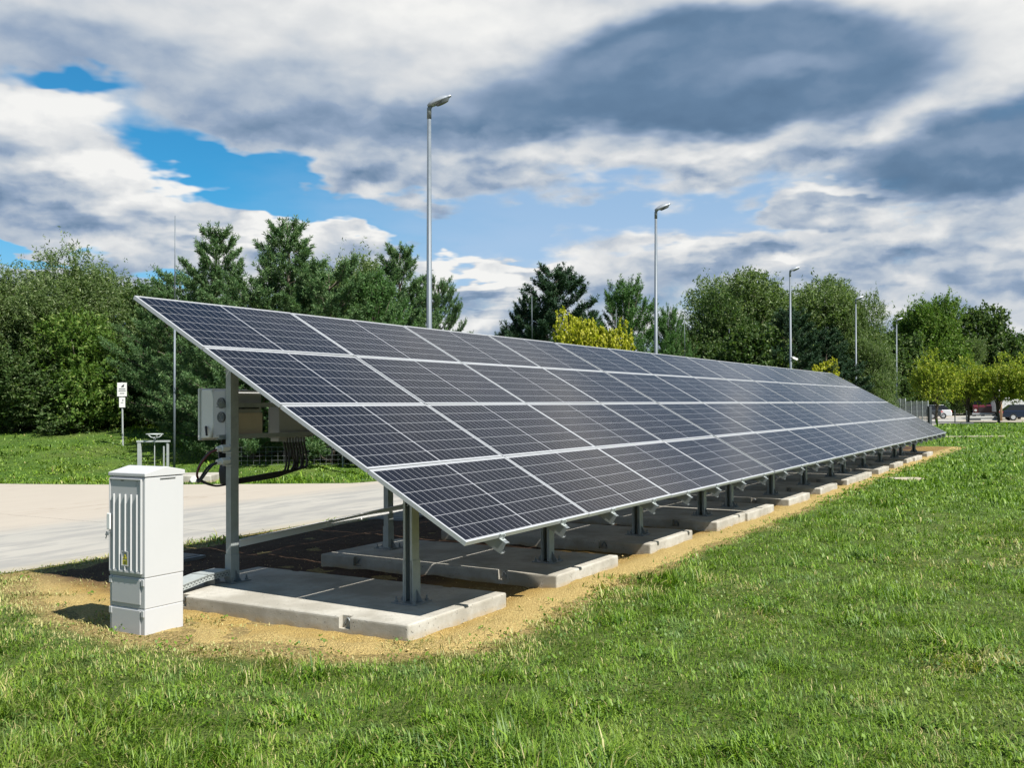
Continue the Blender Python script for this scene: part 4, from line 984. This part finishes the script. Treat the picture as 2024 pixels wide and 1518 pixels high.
# steel grating fence
def grating():
    p, q = Vector((at(1768, 72), 72, 0)), Vector((at(1834, 69), 69, 0)); d = q - p; ang = math.atan2(d.y, d.x); L = d.length
    t = empty('grating_fence', p, ang, label='grey steel mesh fence panels behind the far tip of the array', cat='fence')
    n = 6
    for k in range(n):
        x0, x1 = k * L / n, (k + 1) * L / n - .03; top = 1.86 if k > 1 else 2.05
        b = MB()
        for i in range(12): xx = x0 + (x1 - x0) * i / 11; b.box(xx - .006, xx + .006, -.006, .006, .1, top)
        for z in np.linspace(.1, top, 7): b.box(x0, x1, -.009, -.007, z - .008, z + .008)
        b.build('mesh_panel', M['galv_dark'], t)
        MB().box(x1 - .0, x1 + .03, -.03, .03, -.1, top + .04).build('post', M['galv'], t)
    MB().box(L + .02, L + .22, -.1, .1, -.1, 1.5).build('end_board', M['dkgrey'], t)
grating()
# dark notice board on a pole, and little concrete strips in the lawn
x = at(1733, 78); t = empty('notice_board', (x, 78, 0), label='dark board on two poles above the far end of the panels', cat='board')
MB().box(-.55, .35, -.03, .03, 2.1, 2.9).build('board', M['dkgrey'], t); MB().tube([(.42, 0, -.1), (.42, 0, 3.05)], .035, 8).build('pole', M['galv'], t); MB().tube([(-.5, .06, -.1), (-.5, .06, 2.9)], .035, 8).build('pole', M['galv'], t)
o = MB().box(8.7, 9.4, 22.1, 22.7, -.05, hz(9, 22.4) + .03).build('concrete_cover', M['concrete'], bevel=.01); tag(o, 'small pale concrete plate lying in the lawn beside the gravel', 'concrete plate')
o = MB().box(21.9, 25.2, 49.6, 50.1, -.05, hz(23, 50) + .03).build('edging_strip', M['concrete'], bevel=.01); tag(o, 'narrow pale concrete strip across the lawn at the far tip of the array', 'concrete strip')

# ---------------------------------------------------------------- grass
def blades(n, dlo, dhi, az_half, mask, seed, lenr, wid, flat=.8, name='grass'):
    rng = np.random.default_rng(seed)
    d = np.exp(rng.uniform(math.log(dlo), math.log(dhi), n)); az = rng.uniform(-az_half, az_half, n)
    x = d * np.sin(az); y = d * np.cos(az)
    # gather into tufts
    tj = fb(x, y, .22, 61); keep = mask(x, y, rng) & (rng.uniform(0, 1, n) < .12 + 1.35 * tj * np.where(tj > .42, 1, .7)); x, y, d = x[keep], y[keep], d[keep]; n = len(x)
    L = rng.uniform(*lenr, n) * (.55 + .9 * fb(x, y, .6, 62)) * (1 + d * .012); tuft = sstep(.60, .74, fb(x, y, .8, 63)); L *= .66 + .8 * tuft; coarse = sstep(.64, .72, fb(x, y, .42, 67)); L *= 1 + .5 * coarse
    a, s = to_as(x, y); e = bed_in(a, s)
    L *= .55 + .45 * sstep(.0, -.8, e); L *= 1 - .35 * sstep(0, 2, bank_d(x, y))
    w = wid * (.7 + .6 * rng.uniform(0, 1, n)) * np.maximum(1, d / 6.5) * (1 + .7 * coarse)
    h = hgt(x, y); phi = rng.uniform(-2.1, 2.1, n) + 14 * fb(x, y, .5, 64); lean = rng.uniform(.25, 1.25, n) * flat * 1.6
    dx, dy = np.cos(phi), np.sin(phi); sx, sy = -dy, dx
    B = np.stack([x, y, h - .01], 1); side = np.stack([sx, sy, 0 * sx], 1) * (w / 2)[:, None]
    m = B + np.stack([dx * np.sin(lean * .6) * L * .5, dy * np.sin(lean * .6) * L * .5, np.cos(lean * .6) * L * .55], 1)
    T = m + np.stack([dx * np.sin(lean * 1.5) * L * .5, dy * np.sin(lean * 1.5) * L * .5, np.cos(lean * 1.5) * L * .42], 1)
    T[:, 2] = np.maximum(T[:, 2], h + .008)
    V = np.stack([B - side * .8, B + side * .8, m + side, m - side, T], 1).reshape(-1, 3)
    k = np.arange(n)[:, None] * 5; F = np.concatenate([k + [0, 1, 2], k + [0, 2, 3], k + [3, 2, 4]], 1).reshape(-1, 3)
    # dryness: straw near the gravel on the near side, patches elsewhere
    pr_ = .035 + .80 * sstep(-.9, .0, e) * sstep(3.5, .4, a) + .5 * sstep(.62, .74, fb(x, y, 1.5, 66)) * sstep(.45, .6, fb(x, y, .3, 69)) + .10 * sstep(1.5, -2.5, x) + .2 * sstep(-.5, 0, e) + .35 * sstep(-1.5, -3, a) * sstep(4.2, 5.6, s)
    pr_ *= np.where(d > 17, .12, 1); dry = (rng.uniform(0, 1, n) < pr_) * rng.uniform(.5, 1, n)
    rnd = rng.uniform(0, 1, n); o = np_mesh(name, V, F, M['grass'], dict(rnd=np.repeat(rnd, 5), dry=np.repeat(dry, 5), tip=np.tile([0, 0, .5, .5, 1], n).astype(float)))
    return o
def lawn_mask(x, y, rng):
    a, s = to_as(x, y); e = bed_in(a, s); n = rng.uniform(0, 1, len(x))
    inbed = (e > -.10) & ~(n < .75 * np.clip(1 - (e + .10) / .55, 0, 1) ** 1.5) & ~((a < .9) & (n < .10 + .6 * sstep(.48, .62, fb(x, y, .4, 68))) & (e < .9))
    road = (s > 6.1) & (bank_d(x, y) < .05); soilstrip = (s > 5.2) & (s < 6.1) & (a > .2)
    cu, cv = (x + 3.219) * .859 + (y - 7.808) * -.511, (x + 3.219) * .511 + (y - 7.808) * .859
    cab = (cu > -.03) & (cu < .46) & (cv > -.03) & (cv < .41); near_cab = ((cu > -.22) & (cu < .60) & (cv > -.25) & (cv < .5)) & (n < .35); slab1 = (a > -.24) & (a < 1.26) & (s > .36) & (s < 3.4); skirt = (a > -.42) & (a < 1.0) & (s > .15) & (s < 3.4) & (n < .05)
    inbed = (inbed & ~near_cab & ~skirt) | cab | slab1
    pad = (x > 8.65) & (x < 9.45) & (y > 22.0) & (y < 22.8); park = (x > 32) & (y > 76) & (y < 135)
    strip = (x > 21.8) & (x < 25.3) & (y > 49.5) & (y < 50.2)
    blk = (x > -9) & (x < -7) & (y > 22.9) & (y < 24.2)
    far_ok = bank_d(x, y) < 16
    beh = (s > 3) & (s < 6.1) & (a > 1.0) & (n > .25)
    return ~inbed & ~road & ~pad & ~park & ~strip & ~blk & far_ok & ~(beh & False) & ~((s > 5.75) & (s < 6.1) & (a > 3) & (n > .6))
g1 = blades(760000, 3.2, 34, R_(42), lawn_mask, 71, (.035, .115), .0046, name='lawn_grass'); tag(g1, kind='stuff')
g2 = blades(150000, 18, 95, R_(40), lawn_mask, 72, (.06, .16), .006, name='verge_grass'); tag(g2, kind='stuff')

# broad-leaved weeds scattered in the lawn: part of the ground cover
def weeds():
    rng = np.random.default_rng(81); Vs, Fs = [], []; rn = []; o = 0; n = 2600
    d = np.exp(rng.uniform(math.log(3.6), math.log(16), n)); az = rng.uniform(-.72, .72, n); x = d * np.sin(az); y = d * np.cos(az)
    k = lawn_mask(x, y, rng) & (fb(x, y, 1.1, 83) > .46); x, y = x[k], y[k]
    for xx, yy in zip(x, y):
        hgt0 = hz(xx, yy); m = rng.integers(4, 9)
        for q in range(m):
            u = rng.uniform(0, 6.28); l = rng.uniform(.016, .036); w = l * .35; e = rng.uniform(.3, 1.0); dd = np.array([math.cos(u) * math.cos(e), math.sin(u) * math.cos(e), math.sin(e)]); sd = np.array([-math.sin(u), math.cos(u), 0]) * w
            b = np.array([xx + rng.normal() * .04, yy + rng.normal() * .04, hgt0 + rng.uniform(.02, .05)])
            Vs += [b, b + dd * l * .5 + sd, b + dd * l, b + dd * l * .5 - sd]; Fs.append([o, o + 1, o + 2, o + 3]); o += 4; rn += [rng.uniform(.1, .7)] * 4
    ob = np_mesh('lawn_weeds', np.array(Vs), np.array(Fs), M['grass'], dict(rnd=np.array(rn), dry=np.zeros(len(rn)), tip=np.zeros(len(rn)))); tag(ob, kind='stuff')
weeds()
# dry stalks and pebbles along the gravel edge
def pebbles():
    rng = np.random.default_rng(91); V, F = [], []; o = 0
    ico = [(0, 0, 1), (.89, 0, .45), (.28, .85, .45), (-.72, .53, .45), (-.72, -.53, .45), (.28, -.85, .45), (0, 0, -.3)]; fc = [(0, 1, 2), (0, 2, 3), (0, 3, 4), (0, 4, 5), (0, 5, 1), (6, 2, 1), (6, 3, 2), (6, 4, 3), (6, 5, 4), (6, 1, 5)]
    for _ in range(9000):
        a = rng.uniform(-1.3, 14) if rng.uniform() < .7 else rng.uniform(-1.3, 4); s = rng.uniform(-.1, .8) if rng.uniform() < .7 else rng.uniform(.3, 5)
        if float(bed_in(a, s)) < .0: continue
        if any(abs(a - sp) < .72 and .37 < s < 3.34 for sp in slab_pos): continue
        w = W(a, s); r = rng.uniform(.003, .009) * (1 + (rng.uniform() > .97)); z = hz(w.x, w.y) + .015
        V += [(w.x + r * p[0] * rng.uniform(.7, 1.2), w.y + r * p[1] * rng.uniform(.7, 1.2), z + r * p[2] * .7) for p in ico]; F += [[i + o for i in f] for f in fc]; o += 7
    ob = np_mesh('loose_gravel', np.array(V), np.array(F), simple('gravel_stone', (.42, .31, .13), .9, 0, .5, 30)); tag(ob, kind='stuff')
pebbles()

# ---------------------------------------------------------------- sky, sun, camera
SUN = Vector((.4805, -.4235, .7680)).normalized(); EL = math.asin(SUN.z)
def world():
    w = bpy.data.worlds.new('World'); SC.world = w; w.use_nodes = True; n = NT(w.node_tree); bg = n.n['Background']
    sky = n.node('ShaderNodeTexSky'); sky.sky_type = 'NISHITA'; sky.sun_disc = False; sky.sun_elevation = EL; sky.sun_rotation = math.atan2(SUN.x, SUN.y); sky.air_density = 1.0; sky.dust_density = .6; sky.ozone_density = 2.0
    D = n.node('ShaderNodeTexCoord').outputs['Generated']; x, y, z = n.xyz(D)
    az = n.m('ARCTAN2', x, y); el = n.m('ARCSINE', n.m('MINIMUM', n.m('MAXIMUM', z, -1), 1))
    ze = n.m('MAXIMUM', z, 0.0)
    # cloud deck coordinates: directions projected on a high flat layer, softened at the horizon
    k = n.m('DIVIDE', 1, n.m('ADD', ze, .16)); P = n.comb(n.m('MULTIPLY', x, k), n.m('MULTIPLY', y, k), 0)
    wv = n.node('ShaderNodeTexNoise', dict(Scale=3.0, Detail=4, Roughness=.55, Vector=P)).outputs['Color']
    warp = n.vm('SUBTRACT', wv, (.5, .5, .5)); sc = n.node('ShaderNodeVectorMath', {0: warp, 3: .15}); sc.operation = 'SCALE'
    Q = n.vm('ADD', n.comb(az, el, 0), sc.outputs[0])
    sc2 = n.node('ShaderNodeVectorMath', {0: warp, 3: .085}); sc2.operation = 'SCALE'; Qs = n.vm('ADD', n.comb(az, el, 0), sc2.outputs[0])
    def blob(px, py, rx, ry, rot=0, soft=.9, q=None):
        """soft elliptical mass of cloud centred on a bearing and elevation"""
        a0, e0 = math.atan((px - 1012) / F_PX), math.atan((802 - py) / F_PX)
        mp = n.node('ShaderNodeMapping', dict(Vector=n.vm('SUBTRACT', q or Q, (a0, e0, 0)))); mp.vector_type = 'TEXTURE'
        mp.inputs['Rotation'].default_value = (0, 0, -rot * math.pi / 180); mp.inputs['Scale'].default_value = (rx / F_PX, ry / F_PX, 1)
        return n.ss(n.vm('LENGTH', mp.outputs[0]), 1 + soft * .5, 1 - soft * .5)
    def add(*t):
        r = t[0]
        for q in t[1:]: r = n.m('ADD', r, q)
        return r
    mul = lambda a, b: n.m('MULTIPLY', a, b)
    # ---- coverage
    n1 = n.noise(P, .9, 6, .5); n2 = n.noise(P, 4.0, 5, .55)
    wf = n.node('ShaderNodeTexNoise', dict(Scale=26.0, Detail=5, Roughness=.6, Vector=n.comb(az, el, 0))).outputs['Color']
    sc3 = n.node('ShaderNodeVectorMath', {0: n.vm('SUBTRACT', wf, (.5, .5, .5)), 3: .022}); sc3.operation = 'SCALE'; A2 = n.vm('ADD', n.comb(az, el, 0), sc3.outputs[0])
    cu = n.vm('ADD', n.vm('MULTIPLY', A2, (8.0, 17, 1)), (0, 0, 3.1))          # heaped cumulus pattern: rounded billows over a slow swell
    def heap(v, det):
        vo = n.node('ShaderNodeTexVoronoi', dict(Scale=1.05, Vector=v, Detail=det, Roughness=.5, Lacunarity=2.2), feature='F1', normalize=True)
        return n.m('ADD', n.m('MULTIPLY', n.m('SUBTRACT', .62, vo.outputs['Distance']), .55), n.m('MULTIPLY', n.noise(v, .8, 6, .52), .75))
    c1 = heap(cu, 2.0); c2 = heap(n.vm('ADD', cu, (-.08, .24, 0)), 1.0)
    low = n.ss(el, .24, .10)
    base = n.m('ADD', mul(n.m('SUBTRACT', n1, .5), 1.0), mul(n.m('SUBTRACT', c1, .5), n.m('ADD', 1.0, mul(low, 1.2))))
    cov = add(base, .42,
        mul(blob(330, 300, 250, 60, 26, 1.7), -.60), mul(blob(600, 400, 260, 44, 12, 1.7), -.78), mul(blob(120, 222, 150, 24, 0, 1.7), -.8),
        mul(blob(45, 520, 95, 28, 0, 1.6), -1.3), mul(blob(660, 440, 150, 26, 10, 1.7), -.8), mul(blob(320, 575, 60, 22, 0, 1), -.8),
        mul(blob(110, 380, 190, 120, 20, .8), .55), mul(blob(270, 425, 190, 45, 0, .8), .5), mul(blob(650, 290, 330, 80, 10, .9), .5),
        mul(blob(500, 490, 320, 38, 0, .7), .55), mul(blob(980, 550, 140, 42, 0, .6), .8), mul(blob(950, 455, 420, 60, 0, 1.7), -.62),
        mul(blob(1330, 415, 380, 55, 4, 1.7), -.62), mul(blob(1680, 430, 140, 45, 0, .5), .9), mul(blob(1560, 520, 300, 42, 0, .8), .4),
        mul(blob(1400, 250, 520, 110, -6, 1.0), .5), mul(n.ss(el, .26, .34), .8))
    cov = add(cov, mul(n.ss(el, .41, .60), -1.3), mul(n.ss(y, .1, -.3), -.35))       # cloud cleared from unseen sky overhead and behind, cutting fill light and panel reflections
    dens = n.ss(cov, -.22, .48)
    # ---- shade of the cloud: thick grey bases, bright shoulders
    relief = n.m('SUBTRACT', c1, c2)
    b1 = n.noise(n.vm('ADD', n.vm('MULTIPLY', A2, (4.2, 10, 1)), (1.2, 7.7, 0)), 1.0, 6, .5); hi = n.ss(el, .20, .32)
    br = add(.66, mul(n.m('SUBTRACT', b1, .5), .46), mul(relief, n.m('SUBTRACT', 2.5, mul(hi, 1.7))), mul(n.m('SUBTRACT', n2, .5), .12), mul(n.m('SUBTRACT', dens, .5), -.10),
        mul(blob(420, 130, 520, 110, 0, 1.4), .16), mul(blob(1850, 60, 330, 150, 0, 1.2), .34), mul(blob(1000, 20, 600, 60, 0, 1.2), .22),
        mul(blob(130, 320, 170, 60, 15, .9), .30), mul(blob(250, 400, 190, 35, 0, .9), .20), mul(blob(560, 475, 220, 25, 0, .9), .3), mul(blob(980, 530, 120, 22, 0, .8), .40), mul(blob(1700, 400, 90, 22, 0, .8), .40),
        mul(blob(1300, 300, 400, 35, -4, 1.0), .22), mul(blob(1130, 470, 400, 90, 0, 1.0), .10), mul(blob(1500, 495, 200, 22, 0, .9), .20),
        mul(blob(1000, 590, 160, 14, 0, .9), -.14), mul(blob(60, 420, 130, 35, 0, 1.2), -.16), mul(blob(180, 500, 260, 35, 0, 1.2), -.10), mul(blob(640, 235, 420, 75, 8, 1.3), -.24), mul(blob(180, 175, 260, 45, 0, 1.3), -.14),
        mul(blob(1600, 440, 120, 22, 0, 1.2), -.18), mul(blob(1750, 560, 320, 22, 0, 1.2), -.10), mul(blob(1000, 240, 220, 60, 0, 1.2), -.12))
    dark = n.m('MAXIMUM', blob(1450, 160, 410, 118, -3, .5, Qs), n.m('MAXIMUM', mul(blob(1180, 215, 260, 60, 8, 1.0, Qs), .85), mul(blob(1960, 350, 230, 78, -8, .9, Qs), .9)))
    dark = n.m('SUBTRACT', dark, n.m('ADD', mul(blob(1255, 135, 90, 28, -8, 1.5, Qs), .30), mul(blob(1540, 165, 110, 20, -6, 1.5, Qs), .28)), clamp=True)
    dens = n.m('MAXIMUM', dens, mul(dark, .97))
    br = add(mul(br, n.m('SUBTRACT', 1, mul(dark, .86))), mul(dark, n.m('ADD', .06, mul(n.m('SUBTRACT', c1, .5), .45))))
    ramp = n.node('ShaderNodeValToRGB', {0: br}); cr = ramp.color_ramp
    cols = [(.0, srgb(78, 106, 136)), (.2, srgb(104, 132, 162)), (.42, srgb(148, 167, 192)), (.60, srgb(188, 198, 210)), (.78, srgb(218, 221, 224)), (1.0, srgb(244, 244, 242))]
    cr.elements[0].position = cols[0][0]; cr.elements[0].color = (*cols[0][1], 1); cr.elements[1].position = 1; cr.elements[1].color = (*cols[-1][1], 1)
    for p, c in cols[1:-1]: e = cr.elements.new(p); e.color = (*c, 1)
    skyc = n.mix(1, sky.outputs[0], (.026, .100, .128), 'MULTIPLY')       # strength inside the advised range
    veil = n.m('ADD', n.ss(el, .22, .02), mul(blob(1250, 430, 560, 130, 0, 1.2), .85), clamp=True)
    skyc = n.mix(mul(veil, .72), skyc, (*srgb(186, 205, 232), 1))
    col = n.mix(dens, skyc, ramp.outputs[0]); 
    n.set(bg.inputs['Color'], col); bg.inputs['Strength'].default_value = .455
    w.cycles.sampling_method = 'MANUAL'; w.cycles.sample_map_resolution = 1024
world()
sd = bpy.data.lights.new('sun', 'SUN'); sd.energy = 5; sd.angle = R_(.53); sd.color = (1, .955, .88); so = bpy.data.objects.new('sun', sd); COL.objects.link(so)
so.rotation_euler = SUN.to_track_quat('Z', 'Y').to_euler(); so.location = (10, -10, 20)
cam = bpy.data.cameras.new('camera'); co = bpy.data.objects.new('camera', cam); COL.objects.link(co); SC.camera = co
pitch, roll = R_(1.273), R_(-.424)
fwd = Vector((0, math.cos(pitch), math.sin(pitch))); up = Vector((0, -math.sin(pitch), math.cos(pitch))); rt = Vector((1, 0, 0))
r2 = rt * math.cos(roll) + up * math.sin(roll); u2 = -rt * math.sin(roll) + up * math.cos(roll)
mat = Matrix((r2, u2, -fwd)).transposed().to_4x4(); mat.translation = (0, 0, CAMZ); co.matrix_world = mat
cam.sensor_width = 36; cam.lens = 36 * 1929.11 / 2024; cam.clip_end = 6000; cam.clip_start = .05
SC.view_settings.view_transform = 'Standard'; SC.view_settings.look = 'None'; SC.view_settings.exposure = 1.14; SC.view_settings.gamma = 1
SC.cycles.use_denoising = True; SC.cycles.max_bounces = 6; SC.cycles.transparent_max_bounces = 8; SC.cycles.caustics_reflective = False; SC.cycles.caustics_refractive = False
